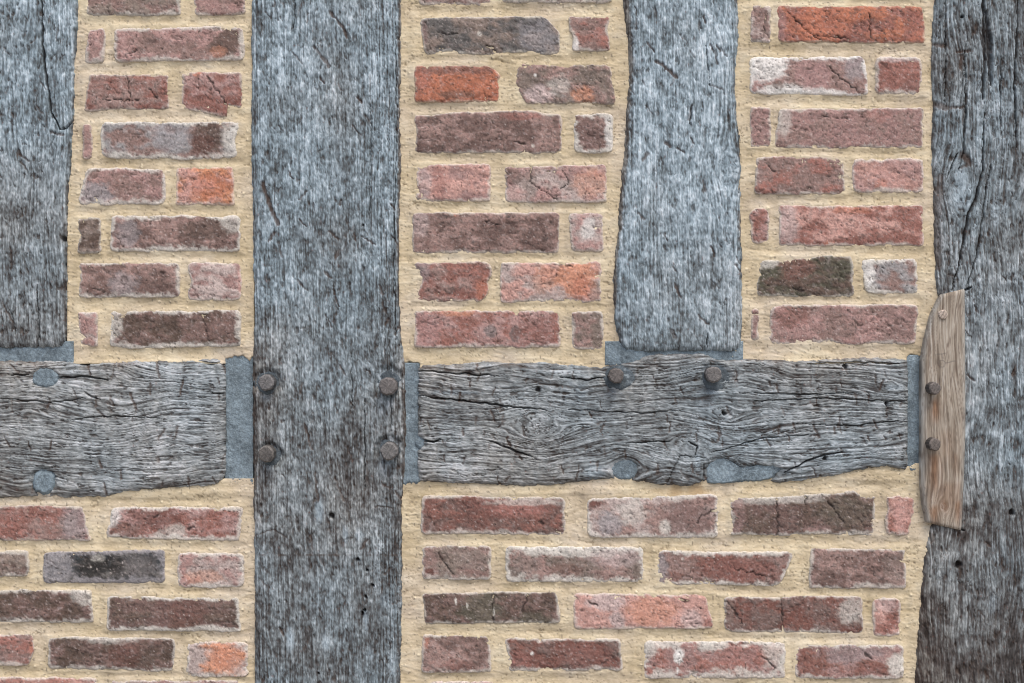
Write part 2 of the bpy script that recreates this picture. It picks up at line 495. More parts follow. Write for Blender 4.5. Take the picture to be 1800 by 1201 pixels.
# ---- heavy upright at the right edge
right_post = timber(
    'timber_post', 'v',
    edge_fn([(-400, 1645), (0, 1643), (60, 1638), (130, 1637), (200, 1640), (260, 1637), (330, 1640), (420, 1642), (500, 1645), (530, 1652), (600, 1654), (900, 1650), (930, 1634), (980, 1624), (1050, 1618), (1120, 1612), (1201, 1608), (2000, 1606)]),
    edge_fn([(-400, 1925), (2000, 1925)]),
    (-400, 2006), 47, 'heavy oak upright at the right edge, deep split near its top and blackened lower down', base_h=10, wave=18,
    tone=tone_fn(lambda X, Y: -.02 - .10 * sstep(1720, 1800, X) * sstep(300, 0, Y) - .26 * sstep(780, 1150, Y) - .18 * sstep(1690, 1800, X) * sstep(500, 900, Y) + .10 * np.exp(-((Y - 560) / 160.0) ** 2),
                 lambda X, Y: -.25 + .30 * sstep(300, 520, Y) * sstep(1790, 1690, X) - .1 * sstep(500, 650, Y) + .35 * sstep(800, 1000, Y)),
    nicks=40, nick_len=(6, 16), lines=.75, depth=120, fl=1.6, knots=[(1686, 330, 24, 2.2)], contrast=.95, ridge=.3, blotch=1.25,
    iso=.6, longl=lambda X, Y: .35 + .65 * sstep(620, 420, Y),
    cracks=[([(1727, -60), (1729, 60), (1731, 110), (1726, 175)], 5.5, 1.0), ([(1733, 20), (1738, 90), (1742, 150)], 7, .9), ([(1661, 0), (1662, 100), (1660, 180)], 1.5, .8),
            ([(1695, 90), (1697, 190), (1692, 270), (1684, 300)], 1.8, .8), ([(1728, 200), (1726, 300), (1714, 350), (1702, 375), (1693, 420), (1684, 470), (1670, 512)], 3.2, 1.0),
            ([(1740, 290), (1724, 400), (1716, 450), (1700, 500)], 2.2, .8), ([(1664, 315), (1672, 290), (1682, 270)], 1.8, .9), ([(1690, 150), (1700, 60)], 1.1, .5),
            ([(1790, -20), (1782, 150), (1786, 260)], 2.4, .8), ([(1758, 100), (1757, 240)], 1.5, .7), ([(1690, 512), (1706, 505)], 2.4, .9), ([(1682, 928), (1696, 933)], 2.0, .8)],
    marks=[([(1640, 78), (1660, 82)], 4, .8), ([(1642, 183), (1662, 190)], 6, .8), ([(1670, 190), (1692, 188)], 3.4, .8), ([(1682, 92), (1704, 90)], 2.6, .9),
           ([(1690, 100), (1688, 122)], 4, .7), ([(1690, 270), (1704, 288)], 6, .7), ([(1686, 296), (1698, 292)], 2.4, .7), ([(1652, 310), (1646, 400), (1650, 470)], 7, .6)],
    pale=[(1688, 318, 15, 34, .8), (1684, 355, 16, 14, .6), (1750, 370, 6, 40, .5), (1712, 640, 8, 60, .3), (1745, 1060, 12, 20, .3)],
    holes=[(1684, 992, 6), (1778, 901, 5), (1690, 30, 2.5)])

# ---- horizontal rails
left_rail = timber(
    'timber_rail', 'h',
    edge_fn([(-560, 632), (0, 633), (60, 633), (120, 634), (145, 641), (170, 637), (200, 633), (260, 633), (320, 634), (360, 630), (398, 630)]),
    edge_fn([(-560, 880), (0, 878), (60, 874), (120, 877), (180, 876), (230, 866), (280, 861), (330, 858), (380, 856), (398, 848)]),
    (-560, 396), 59, 'oak rail on the left with wavy grain, two filled peg holes and a rounded end', base_h=9, wave=20,
    tone=tone_fn(lambda X, Y: -.06 + .16 * np.exp(-((X - 230) / 130.0) ** 2) - .12 * sstep(700, 850, Y) * sstep(200, 0, X), lambda X, Y: .06 + .2 * sstep(140, 0, X)),
    nicks=70, nick_len=(7, 22), lines=1.0, depth=118, fl=1.7, end_round=(0, 12), contrast=.86, iso=.5, bright=.17, ridge=.52, warmv=.3, blotch=.75, gsc=(100, 5.6, 46, 3.6),
    dents=[(79, 665, 27, 20, 5), (76, 846, 24, 26, 7)],
    cracks=[([(20, 660), (52, 658)], 2.4, .8), ([(100, 664), (150, 662), (190, 668)], 2.4, .8), ([(340, 634), (372, 640), (396, 636)], 2.2, .9), ([(150, 690), (172, 702)], 2.4, .7), ([(372, 690), (396, 692)], 1.6, .8),
            ([(110, 740), (200, 730), (290, 736)], 1.3, .6), ([(2, 700), (80, 708), (150, 700)], 1.4, .6)],
    marks=[([(230, 692), (240, 720)], 3, .9), ([(322, 668), (318, 694)], 2.4, .9), ([(265, 675), (264, 692)], 2.2, .8), ([(290, 754), (278, 772)], 3, .8), ([(312, 750), (310, 770)], 2.4, .8),
           ([(174, 808), (178, 822)], 3, .9), ([(212, 826), (214, 842)], 2, .8), ([(184, 850), (187, 868)], 2.4, .9), ([(172, 722), (184, 732)], 2, .8), ([(18, 640), (34, 656)], 2.2, .7), ([(278, 804), (280, 812)], 3, .7)])

right_rail = timber(
    'timber_rail', 'h',
    edge_fn([(733, 640), (790, 640), (850, 634), (900, 637), (960, 636), (1010, 640), (1060, 645), (1072, 640), (1110, 634), (1146, 621), (1236, 620), (1262, 631), (1300, 631), (1350, 631), (1400, 633), (1450, 630), (1520, 628), (1560, 630), (1597, 629)]),
    edge_fn([(733, 850), (760, 850), (800, 851), (850, 854), (930, 857), (980, 854), (1030, 848), (1070, 843), (1110, 846), (1160, 854), (1215, 856), (1240, 848), (1300, 848), (1340, 847), (1370, 851), (1420, 845), (1470, 838), (1510, 828), (1560, 822), (1597, 828)]),
    (734, 1597), 73, 'long oak rail with swirling knots, two pegs and cement repairs along its lower edge', base_h=9, wave=18,
    tone=tone_fn(lambda X, Y: -.03 + .08 * sstep(720, 800, Y) * sstep(1000, 900, X) - .14 * np.exp(-((X - 1070) / 70.0) ** 2 - ((Y - 720) / 60.0) ** 2), lambda X, Y: .04 - .16 * sstep(950, 1100, X) * sstep(1400, 1250, X) + .25 * np.exp(-((X - 745) / 25.0) ** 2)),
    knots=[(945, 742, 30, 1.5), (1212, 788, 24, 1.6), (1272, 727, 13, 2.0), (1100, 826, 22, 1.3), (947, 685, 7, 2.4), (1560, 678, 12, 2.5), (1290, 830, 22, 2.2)],
    nicks=95, nick_len=(6, 18), lines=1.0, depth=118, fl=1.7, contrast=.86, end_round=(4, 6), iso=.5, bright=.17, ridge=.54, warmv=.3, blotch=.75, gsc=(110, 5.6, 50, 3.6),
    dents=[(1088, 664, 32, 25, 5), (1258, 664, 30, 27, 5), (1098, 826, 29, 23, 6.5), (1268, 828, 32, 26, 6.5), (1330, 832, 62, 16, 6.5), (736, 779, 14, 14, 5)],
    cracks=[([(735, 652), (820, 657), (880, 662)], 1.7, .8), ([(735, 696), (800, 703), (880, 712), (960, 722)], 2.0, .9), ([(735, 772), (762, 777), (775, 772)], 2.4, 1.0), ([(985, 662), (1030, 668), (1062, 664)], 2.2, .9),
            ([(860, 775), (900, 790), (935, 804)], 2.6, .8), ([(1380, 830), (1430, 805), (1480, 795)], 2.6, .95), ([(1170, 855), (1195, 800), (1240, 805)], 1.4, .5), ([(1236, 850), (1238, 815)], 1.6, .7),
            ([(1300, 690), (1400, 694), (1500, 690)], 1.4, .6), ([(1320, 705), (1450, 700), (1590, 706)], 1.4, .7), ([(1420, 640), (1500, 637), (1580, 640)], 2.2, .8), ([(1000, 720), (1120, 726), (1200, 722)], 1.3, .6),
            ([(1100, 780), (1180, 776)], 1.4, .7), ([(1210, 776), (1226, 786), (1222, 800)], 2.2, .85), ([(1255, 795), (1340, 770), (1420, 764)], 1.4, .7), ([(1400, 745), (1500, 748), (1590, 738)], 1.3, .7)],
    marks=[([(862, 720), (870, 740)], 1.8, .8), ([(876, 752), (888, 738)], 1.6, .7), ([(1055, 758), (1062, 746)], 2, .7), ([(1346, 772), (1354, 784)], 2, .9), ([(1430, 748), (1440, 770)], 2.2, .8), ([(1425, 660), (1425, 680)], 1.2, .6),
           ([(1408, 670), (1408, 690)], 1.1, .6), ([(895, 838), (888, 846)], 2, .8), ([(1018, 820), (1012, 846)], 2, .8), ([(1050, 745), (1064, 740)], 2, .7), ([(1475, 740), (1478, 760)], 2, .7), ([(1370, 748), (1368, 760)], 2.2, .7)],
    holes=[(946, 685, 4.5), (1272, 727, 3), (1450, 806, 4), (1558, 710, 4), (1485, 644, 4)],
    pale=[(1045, 830, 22, 14, .5), (1226, 815, 6, 18, .6), (1020, 690, 14, 16, .3), (800, 690, 50, 5, .4), (1570, 680, 22, 7, .4)])

# ----------------------------------------------------------------- grey cement
CEM = (119, 132, 139)
def cement_col(X, Y, seed, c=CEM):
    n = fbm(X / 5, Y / 7, seed, 3, .65)
    b = fbm(X / 30, Y / 45, seed + 3, 2)
    return ramp(n * .55 + b * .6, [(-1, np.array(c) * .62), (-.3, np.array(c) * .86), (.1, np.array(c) * 1.0), (.5, np.array(c) * 1.12), (1, (188, 200, 205))])

def cement_h(X, Y, seed):
    return fbm(X / 26, Y / 34, seed + 6, 3) * 2.2 + fbm(X / 6, Y / 8, seed + 7, 3, .7) * 1.1

def cement_strip(parent, x0, y0, x1, y1, seed, h, name='cement_joint', label=None, end=None):
    ta, tb = np.arange(x0, x1 + .5, 1.6), np.arange(y0, y1 + .5, 1.6)
    X, Y = np.meshgrid(ta.astype(np.float32), tb.astype(np.float32))
    H = h + cement_h(X, Y, seed)
    if end == 'bottom':        # a ragged tongue trowelled over the joint below
        d = (y1 - Y) + fbm(X / 12, Y * 0, seed + 8, 3, .6) * 9 - 8
        H = H - 9 * sstep(7, -4, d) + 2.2 * sstep(24, 6, d)
    o = build(name, X, Y, H, cement_col(X, Y, seed), 60, M_cement, parent)
    if label: o['label'] = label
    return o

def cement_blob(parent, outline, seed, h_rim, h_mid, name='cement_patch', label=None, c=CEM, rag=3.2):
    P = np.array(outline, np.float32)
    P2 = np.vstack([P, P[:1]])
    L = np.concatenate([[0], np.cumsum(np.hypot(*np.diff(P2, axis=0).T))])
    n = max(24, int(L[-1] / 2.5))
    tt = np.linspace(0, L[-1], n, endpoint=False)
    bx, by = np.interp(tt, L, P2[:, 0]), np.interp(tt, L, P2[:, 1])
    k = 3
    for _ in range(2):
        bx = sum(np.roll(bx, j) for j in (-1, 0, 1)) / 3
        by = sum(np.roll(by, j) for j in (-1, 0, 1)) / 3
    cx, cy = bx.mean(), by.mean()
    rx = fbm(bx / 8, by / 8, seed + 1, 3, .6) * rag
    dd = np.hypot(bx - cx, by - cy)
    bx, by = bx + (bx - cx) / dd * rx, by + (by - cy) / dd * rx
    nr = max(6, int(dd.max() / 2.0))
    r = np.linspace(1, 0.0, nr, endpoint=False)
    X = (cx + (bx - cx)[None] * r[:, None]).astype(np.float32)
    Y = (cy + (by - cy)[None] * r[:, None]).astype(np.float32)
    rr = r[:, None] + 0 * X
    edge_d = (1 - rr) * dd[None]
    H = h_rim + (h_mid - h_rim) * sstep(0, 7, edge_d) + cement_h(X, Y, seed) * sstep(0, 5, edge_d)
    # verts: rings outer->inner, centre, back ring
    nv = nr * n
    V = [W(float(x), float(y), float(h)) for x, y, h in zip(X.ravel(), Y.ravel(), H.ravel())]
    V.append(W(float(cx), float(cy), float(h_mid)))
    V += [W(float(x), float(y), -12) for x, y in zip(X[0], Y[0])]
    F = []
    for i in range(nr - 1):
        for j in range(n):
            j2 = (j + 1) % n
            F.append((i * n + j, i * n + j2, (i + 1) * n + j2, (i + 1) * n + j))
    for j in range(n):
        F.append(((nr - 1) * n + j, (nr - 1) * n + (j + 1) % n, nv))
        F.append((j, nv + 1 + j, nv + 1 + (j + 1) % n, (j + 1) % n))
    F.append(tuple(nv + 1 + j for j in range(n)))
    # outward orientation
    area = np.sum(bx * np.roll(by, -1) - by * np.roll(bx, -1))
    if area > 0: F = [f[::-1] for f in F]
    bw = W(float(cx), float(cy), 0)
    me = bpy.data.meshes.new(name)
    me.from_pydata([tuple(v - bw) for v in V], [], F)
    ca = me.attributes.new('col', 'FLOAT_COLOR', 'POINT')
    C = cement_col(X, Y, seed, c).reshape(-1, 3)
    cc = np.ones((len(V), 4), np.float32)
    cc[:nv, :3] = C
    cc[nv, :3] = C[-1]
    cc[nv + 1:, :3] = C[:n]
    ca.data.foreach_set('color', cc.ravel())
    me.polygons.foreach_set('use_smooth', np.ones(len(F), bool))
    me.materials.append(M_cement)
    o = bpy.data.objects.new(name, me)
    sc.collection.objects.link(o)
    place(o, bw, parent)
    if label: o['label'] = label
    return o

def oval(cx, cy, rx, ry, n=20):
    return [(cx + rx * math.cos(a), cy + ry * math.sin(a)) for a in np.linspace(0, 2 * math.pi, n, endpoint=False)]

cement_strip(left_rail, 394, 622, 444, 862, 201, -2.5, end='bottom')
cement_strip(right_rail, 708, 638, 738, 862, 202, 0.0, end='bottom')
cement_strip(right_rail, 1593, 624, 1624, 838, 203, -1.5, end='bottom')
cement_strip(left_rail, -104, 600, 128, 640, 204, 1.0)
cement_strip(right_rail, 1064, 600, 1307, 642, 205, 2.0)
cement_blob(left_rail, oval(80, 664, 27, 21), 210, 3, 8.0, label='flat grey cement plug in the upper peg hole')
cement_blob(left_rail, [(55, 842), (62, 828), (80, 825), (96, 832), (100, 848), (94, 864), (80, 872), (66, 868), (55, 862)], 211, 1, 8.5, label='round grey cement plug in the lower peg hole')
cement_blob(right_rail, oval(1098, 826, 28, 22), 212, -1.5, 4, label='oval grey cement repair')
cement_blob(right_rail, [(1240, 816), (1252, 806), (1268, 803), (1284, 810), (1300, 820), (1325, 819), (1352, 812), (1384, 808), (1386, 820), (1372, 830), (1360, 843), (1330, 849), (1290, 851), (1243, 852), (1238, 834)], 213, -1.5, 4, label='long grey cement repair with a pointed right end')
cement_blob(right_rail, oval(740, 779, 11, 13), 214, 1, 4.5)
COL_D = (88, 96, 101)  # darker cement: shade of the recess round each peg put into the colour
for ob, cx, cy, rx, ry, sd in ((main_post, 471, 674, 25, 25, 220), (main_post, 684, 673, 24, 26, 221), (main_post, 476, 802, 24, 22, 222), (main_post, 684, 791, 22, 22, 223)):
    cement_blob(ob, oval(cx, cy, rx, ry), sd, 2.5, 6.3, name='cement_collar', c=COL_D, rag=3.5)
for ob, cx, cy, rx, ry, sd in ((right_rail, 1090, 665, 31, 23, 224), (right_rail, 1259, 665, 29, 26, 225)):
    cement_blob(ob, oval(cx, cy, rx, ry), sd, 2.5, 5.8, name='cement_collar', c=COL_D, rag=4)

# ----------------------------------------------------------------- wooden pegs
def peg(parent, cx, cy, r, h0, h1, seed, label=None, tilt=(0, 0), col=(128, 117, 110), sides=9):
    rng = np.random.RandomState(seed)
    n = sides * 4
    ang = np.linspace(0, 2 * np.pi, n, endpoint=False) + rng.rand() * .7
    # facetted outline
    fa = np.linspace(0, 2 * np.pi, sides, endpoint=False) + rng.uniform(-.12, .12, sides)
    rr = np.full(n, 1e9)
    for f in fa:
        c = np.cos(ang - f)
        rr = np.minimum(rr, np.where(c > .2, (.90 + .08 * rng.rand()) / np.maximum(c, .2), 1e9))
    rr = np.minimum(rr, 1.03)
    bw = W(cx, cy, 0)
    rings = [(-20, 1.0), (h0, 1.0), (h1 - r * .36, 1.0), (h1 - r * .26, .985), (h1 - r * .05, .84), (h1, .80), (h1 + .2, .5), (h1 + .3, .2)]
    V, C = [], []
    for k, (h, f) in enumerate(rings):
        for a, q in zip(ang, rr):
            x, y = math.cos(a) * q * f * r, math.sin(a) * q * f * r
            hh = h + (tilt[0] * x + tilt[1] * y if k >= 2 else 0) + (rng.uniform(-.25, .25) if k >= 3 else 0)
            V.append(tuple(W(cx + x, cy + y, hh) - bw))
            g = 1 + .22 * math.sin((x * .8 + y * .5) * 1.3 + seed) * rng.rand() + rng.uniform(-.12, .12)
            cc = np.array(col, float) * (g if k >= 5 else (g * 1.08 if k >= 3 else g * .8))
            C.append(lin(np.clip(cc, 10, 240)))
    V.append(tuple(W(cx, cy, h1 + .5) - bw))
    C.append(lin(col))
    V = V[:]
    F = []
    K = len(rings)
    for k in range(K - 1):
        for j in range(n):
            j2 = (j + 1) % n
            F.append((k * n + j, (k + 1) * n + j, (k + 1) * n + j2, k * n + j2))
    for j in range(n):
        F.append(((K - 1) * n + j, K * n, (K - 1) * n + (j + 1) % n))
    F.append(tuple(range(n)))
    me = bpy.data.meshes.new('wooden_peg')
    me.from_pydata(V, [], F)
    import bmesh
    bm = bmesh.new(); bm.from_mesh(me); bmesh.ops.recalc_face_normals(bm, faces=bm.faces); bm.to_mesh(me); bm.free()
    ca = me.attributes.new('col', 'FLOAT_COLOR', 'POINT')
    cc = np.ones((len(V), 4), np.float32)
    cc[:, :3] = np.array(C)
    ca.data.foreach_set('color', cc.ravel())
    me.materials.append(M_peg)
    o = bpy.data.objects.new('wooden_peg', me)
    sc.collection.objects.link(o)
    place(o, bw, parent)
    if label: o['label'] = label
    return o

def pc(x, y, h):          # where the shaft meets the wall, for a cap seen at (x, y)
    k = h / (CAM_DIST / S + 6)
    return x + (900 - x) * k, y + (600.5 - y) * k

for ob, x, y, r, h, tl, sd, cl in (
        (main_post, 466, 673, 15, 34, (.10, .05), 1, (100, 98, 97)), (main_post, 681, 680, 16.5, 34, (-.12, .10), 2, (94, 90, 88)),
        (main_post, 466, 799, 15.5, 34, (.22, -.12), 3, (97, 93, 89)), (main_post, 683, 794, 16.5, 34, (.05, .05), 4, (98, 96, 94)),
        (right_rail, 1084, 661, 14, 32, (-.10, .06), 5, (90, 85, 82)), (right_rail, 1256, 659, 14.5, 32, (.06, .06), 6, (97, 94, 92))):
    px, py = pc(x, y, h)
    peg(ob, px, py, r, 2, h, sd, tilt=tl, col=cl)

# ----------------------------------------------------------------- pale oak cover board on the right post
def cover_board():
    y = np.arange(509, 932.5, 1.7).astype(np.float32)
    le = np.interp(y, [509, 516, 540, 580, 620, 660, 860, 900, 918, 932], [1653, 1648, 1634, 1624, 1618, 1617, 1617, 1621, 1625, 1627])
    ri = np.interp(y, [509, 700, 760, 850, 932], [1694, 1695, 1695, 1692, 1688])
    s = np.concatenate([[0, .012, .03, .055], np.linspace(.08, .92, 50), [.945, .97, .988, 1]]).astype(np.float32)
    X = le[:, None] * (1 - s) + ri[:, None] * s
    Y = y[:, None] + 0 * X
    topc = np.interp(X, [1617, 1648, 1694], [536, 519, 508])      # sloping ends
    botc = np.interp(X, [1620, 1690], [916, 932])
    f = (y - 509)[:, None] / (932 - 509)
    Y = topc * (1 - f) + botc * f
    d = np.minimum(s, 1 - s)[None] * (ri - le)[:, None]
    de = np.minimum(Y - topc, botc - Y)
    w = X + fbm(Y / 160, X / 60, 301, 2) * 7
    w = w + 9 * np.exp(-((X - 1690) / 30) ** 2) * np.sin((Y - 520) / 60)
    for kx, ky, R in ((1656, 889, 10), (1648, 640, 7)):
        r2 = ((Y - ky) / 1.5) ** 2 + (X - kx) ** 2
        w = w - (X - kx) * R * R / (r2 + 40) * np.exp(-r2 / 900)
    g = perlin(Y / 170, w / 2.4, 302) * .6 + fbm(Y / 70, w / 7, 303, 2) * .5 + fbm(Y / 25, w / 2.2, 304, 2) * .3
    C = ramp(g, [(-1, (84, 75, 68)), (-.35, (124, 113, 100)), (0, (149, 138, 124)), (.4, (167, 158, 145)), (1, (186, 179, 171))])
    rust = np.zeros_like(X)
    for (rx, ry, wx_, ly, st) in ((1640, 705, 7, 50, .9), (1640, 800, 10, 95, .85), (1684, 880, 9, 60, .9), (1640, 890, 9, 40, .8), (1676, 800, 5, 50, .4), (1660, 760, 16, 90, .25), (1662, 850, 34, 80, .42)):
        dy = (Y - ry)
        rust = np.maximum(rust, st * np.exp(-((X - rx + fbm(Y / 30, X / 9, 305, 2) * 4) / wx_) ** 2) * sstep(-12, 6, dy) * sstep(ly, ly * .3, dy))
    C = mix(C, ramp(g, [(-1, (66, 42, 28)), (0, (124, 86, 58)), (1, (160, 118, 84))]), np.clip(rust * .85, 0, 1))
    C = mix(C, ramp(g, [(-1, (120, 118, 112)), (1, (178, 180, 176))]), sstep(10, 2, d) * .5)
    knot = np.exp(-(((X - 1656) / 8) ** 2 + ((Y - 889) / 10) ** 2) ** 2)
    ring = sstep(.5, .95, np.cos(np.sqrt(((X - 1656) / 1.0) ** 2 + ((Y - 889) / 1.2) ** 2) * 1.5))
    C = mix(C, lin((112, 76, 54)), knot * (.25 + .45 * ring))
    mk = np.full(X.shape, 9.0, np.float32)
    for pts in ([(1646, 641), (1648, 635), (1654, 633), (1658, 637), (1656, 645), (1650, 646), (1646, 641)], [(1658, 639), (1668, 636), (1677, 634)], [(1652, 622), (1654, 630)], [(1644, 623), (1658, 621)]):
        mk = np.minimum(mk, seg_dist(X, Y, pts)[0])
    C = mix(C, lin((96, 88, 84)), sstep(1.5, .4, mk) * .55)
    gl = sstep(.09, .02, np.abs(perlin(Y / 130, w / 6, 306))) * .5
    C = mix(C, lin((92, 76, 66)), gl)
    H = 17 + g * .5 - gl * .8 - 5 * np.exp(-d / 2.2) - 4 * np.exp(-np.maximum(de, 0) / 2.2) + fbm(X / 60, Y / 120, 307, 2)
    o = build('cover_board', X, Y, H, C, 6, M_plate)
    tag(o, 'narrow pale oak board with rust streaks and two pegs, overlapping the right upright', 'board')
    for x, yy, r, h, tl, sd, cl in ((1646, 683, 11.5, 40, (-.2, .1), 11, (92, 86, 82)), (1646, 782, 11.5, 40, (-.22, .12), 12, (92, 85, 80))):
        px, py = pc(x, yy, h)
        peg(o, px, py, r, 10, h, sd, tilt=tl, col=cl)
    px, py = pc(1660, 553, 19)
    peg(o, px, py, 9, 10, 19.5, 13, tilt=(-.04, .04), col=(160, 147, 135), sides=12, label='pale peg cut almost flush near the top of the board')
    return o
cover_board()

# ----------------------------------------------------------------- bricks
PAL = dict(M=(150, 118, 110), MD=(120, 93, 86), BD=(100, 80, 70), R=(156, 102, 90), RB=(132, 86, 75), P=(192, 142, 130), O=(178, 108, 80), PL=(186, 164, 158),
           L=(200, 194, 182), G=(104, 99, 97), K=(62, 66, 70), OL=(92, 88, 72), MP=(168, 128, 122), GB=(134, 116, 106), BG=(146, 141, 142), DR=(110, 70, 60), OP=(200, 132, 96), W=(218, 214, 206), S=(52, 48, 44))

def brick(parent, box, A, B, rim=.5, soot=.3, seed=0, c=None, top=None, bot=None, lef=None, rig=None, patch=(), cracks=(), lab=None, rough=1.0, inside=True, rimc='L', h=4.2, rimw=9.0):
    x0, y0, x1, y1 = box
    if inside: x0, y0, x1, y1 = x0 - 1.5, y0 - 1.2, x1 + 1.5, y1 + 1.2
    w_, h_ = x1 - x0, y1 - y0
    if inside:
        fine = 2.0
        edgep = [0, .7, 1.5, 2.6, 4.2, 6.4]
    else:
        fine = 14.0
        edgep = [0, 2.0, 6.0]
    def axis(Ln):
        e = [q for q in edgep if q < Ln * .3]
        k = max(2, int((Ln - 2 * e[-1]) / fine))
        mid = np.linspace(e[-1], Ln - e[-1], k + 1)[1:-1]
        return np.array(e + list(mid) + [Ln - q for q in e[::-1]], np.float32) / Ln
    s, t = axis(w_), axis(h_)
    tl, tr, br, bl = c or ((0, 0), (0, 0), (0, 0), (0, 0))
    q = 2.2 + (seed % 5) * .5
    TL = np.array((x0 + tl[0] + q, y0 + tl[1] + q)); TR = np.array((x1 + tr[0] - q, y0 + tr[1] + q))
    BR = np.array((x1 + br[0] - q, y1 + br[1] - q)); BL = np.array((x0 + bl[0] + q, y1 + bl[1] - q))
    def curve(P, Q, par, nrm, offs, sd, Ln):
        pts = P[None] * (1 - par[:, None]) + Q[None] * par[:, None]
        a = par * Ln
        wob = fbm(a / 44, a * 0 + sd * 3.1, sd, 3, .5) * 2.2 * rough + fbm(a / 8, a * 0 + sd * 1.7, sd + 50, 2, .6) * .8 * rough
        ends = np.minimum(a, Ln - a)
        wob = wob * sstep(0, 7, ends)
        bulge = q * (1 - np.clip(1 - ends / (3.2 * q), 0, 1) ** 2)
        off = wob + bulge
        if offs:
            off = off - np.interp(par, [o_[0] for o_ in offs], [o_[1] for o_ in offs])
        return pts + nrm[None] * off[:, None]
    up, dn, lf, rt = np.array((0, -1.)), np.array((0, 1.)), np.array((-1., 0)), np.array((1., 0))
    cT = curve(TL, TR, s, up, top, seed * 4 + 1, w_)
    cB = curve(BL, BR, s, dn, bot, seed * 4 + 2, w_)
    cL = curve(TL, BL, t, lf, lef, seed * 4 + 3, h_)
    cR = curve(TR, BR, t, rt, rig, seed * 4 + 4, h_)
    for cc_, (p0, p1) in ((cL, (cT[0], cB[0])), (cR, (cT[-1], cB[-1]))):
        cc_[0], cc_[-1] = p0, p1
    X, Y = coons(cT, cB, cL, cR, s, t)
    dl, dr = s[None] * w_ + 0 * X, (1 - s[None]) * w_ + 0 * X
    dt, db = t[:, None] * h_ + 0 * X, (1 - t[:, None]) * h_ + 0 * X
    d = np.minimum(np.minimum(dl, dr), np.minimum(dt, db))
    # smooth-min so the corners round
    dsm = -np.log(np.exp(-dl / 2.5) + np.exp(-dr / 2.5) + np.exp(-dt / 2.5) + np.exp(-db / 2.5)) * 2.5
    rng = np.random.RandomState(seed * 7 + 3)
    n1 = fbm(X / 60, Y / 38, seed + 60, 3, .55)
    n2 = fbm(X / 20, Y / 15, seed + 61, 3, .6)
    n3 = fbm(X / 6, Y / 5, seed + 62, 3, .65)
    n4 = perlin(X / 2.6, Y / 2.6, seed + 63)
    crease = sstep(.07, .01, np.abs(fbm(X / 46, Y / 26, seed + 64, 3, .6))) * sstep(.0, .35, fbm(X / 50, Y / 40, seed + 65, 2))
    crk = np.zeros_like(X)
    wx, wy = X + perlin(X / 9, Y / 9, seed + 66) * 3.5, Y + perlin(X / 9, Y / 9, seed + 67) * 3.5
    for pts, wd in cracks:
        dd, f = seg_dist(wx, wy, pts)
        crk = np.maximum(crk, sstep(wd * 1.3, wd * .4, dd))
    tilt = rng.uniform(-1.2, 1.2, 2)
    H = h + tilt[0] * (s[None] - .5) * 2 + tilt[1] * (t[:, None] - .5) * 2 + n1 * 1.3 + n2 * 1.2 * rough + n3 * .75 * rough + n4 * .25
    H = H - 10 * np.exp(-np.maximum(d, 0) / .8) - 2.2 * np.exp(-np.maximum(dsm, 0) / (3.0 + 1.2 * n2)) - 1.5 * crease - 2.4 * crk
    # loss of face in places along the arris
    spall = sstep(.30, .55, fbm(X / 26, Y / 20, seed + 68, 3) + .45 * np.exp(-d / 9)) * np.exp(-d / 11)
    H = H - 2.0 * spall * rough
    pores = sstep(.56, .68, fbm(X / 5.5, Y / 4.5, seed + 69, 2) + .18 * n2)
    H = H - 1.3 * pores

    # colour: fired body, fire-marks, soot, lime
    m = sstep(-.28, .28, n1 + .5 * n2)
    C = mix(lin(PAL[A]) + np.zeros(X.shape + (3,), np.float32), lin(PAL[B]), m)
    C = C * np.array((.985, 1.0, .955)) * (.94 + .26 * n2 + .17 * n3 + .13 * n4)[..., None]
    hue = fbm(X / 14, Y / 11, seed + 70, 3, .6)
    C = mix(C, C * np.array((1.10, .93, .90)), sstep(.15, .6, hue) * .5)
    C = mix(C, lin(PAL['PL']), sstep(.20, .60, fbm(X / 18, Y / 12, seed + 71, 4, .65)) * .24)
    so = sstep(.55 - soot * .8, 1.0 - soot * .6, fbm(X / 30, Y / 22, seed + 72, 4, .65) + .25 * n3)
    C = mix(C, lin((70, 62, 58)), so * .62)
    for pt in patch:
        rx_, ry_, ra, rb, cc_, st = pt
        if ra < .036: ra, rb = ra * .6, rb * .6
        px_, py_ = x0 + rx_ * w_, y0 + ry_ * h_
        r = np.sqrt(((X - px_) / (ra * w_)) ** 2 + ((Y - py_) / (rb * h_)) ** 2) + .38 * n2 + .22 * n3
        C = mix(C, lin(PAL[cc_]) * (1 + .22 * n3 + .14 * n2)[..., None], st * sstep(1.15, .65, r))
    mt = fbm(X / 9, Y / 6.5, seed + 77, 5, .72)
    C = mix(C, lin((196, 180, 174)), sstep(.14, .62, mt) * .34)
    C = mix(C, lin((98, 92, 86)), sstep(.08, .52, fbm(X / 7.5, Y / 5.5, seed + 78, 4, .72) + .3 * n2) * (.30 + .5 * soot))
    C = C * (1 + .15 * fbm(X / 4, Y / 3.4, seed + 79, 2, .7) + .16 * n1)[..., None]
    fine_c = sstep(.05, .008, np.abs(fbm(X / 24, Y / 15, seed + 80, 4, .62))) * sstep(-.05, .3, fbm(X / 40, Y / 30, seed + 81, 2))
    C = mix(C, lin((66, 56, 52)), fine_c * (.30 + .4 * soot))
    H = H - 1.1 * fine_c
    rn = fbm(X / 16, Y / 12, seed + 73, 3, .6)
    rn2 = fbm(X / 60, Y / 40, seed + 74, 2)
    wr = rimw * (.90 + .62 * rn + .6 * rn2 + .3 * n3) * (.40 + rim)
    dd = np.minimum(np.minimum(dl * .9, dr * .9), np.minimum(dt * 1.0, db * .75))
    lm = sstep(wr, wr * .5 - .6, dd) * sstep(0, .25, rim)
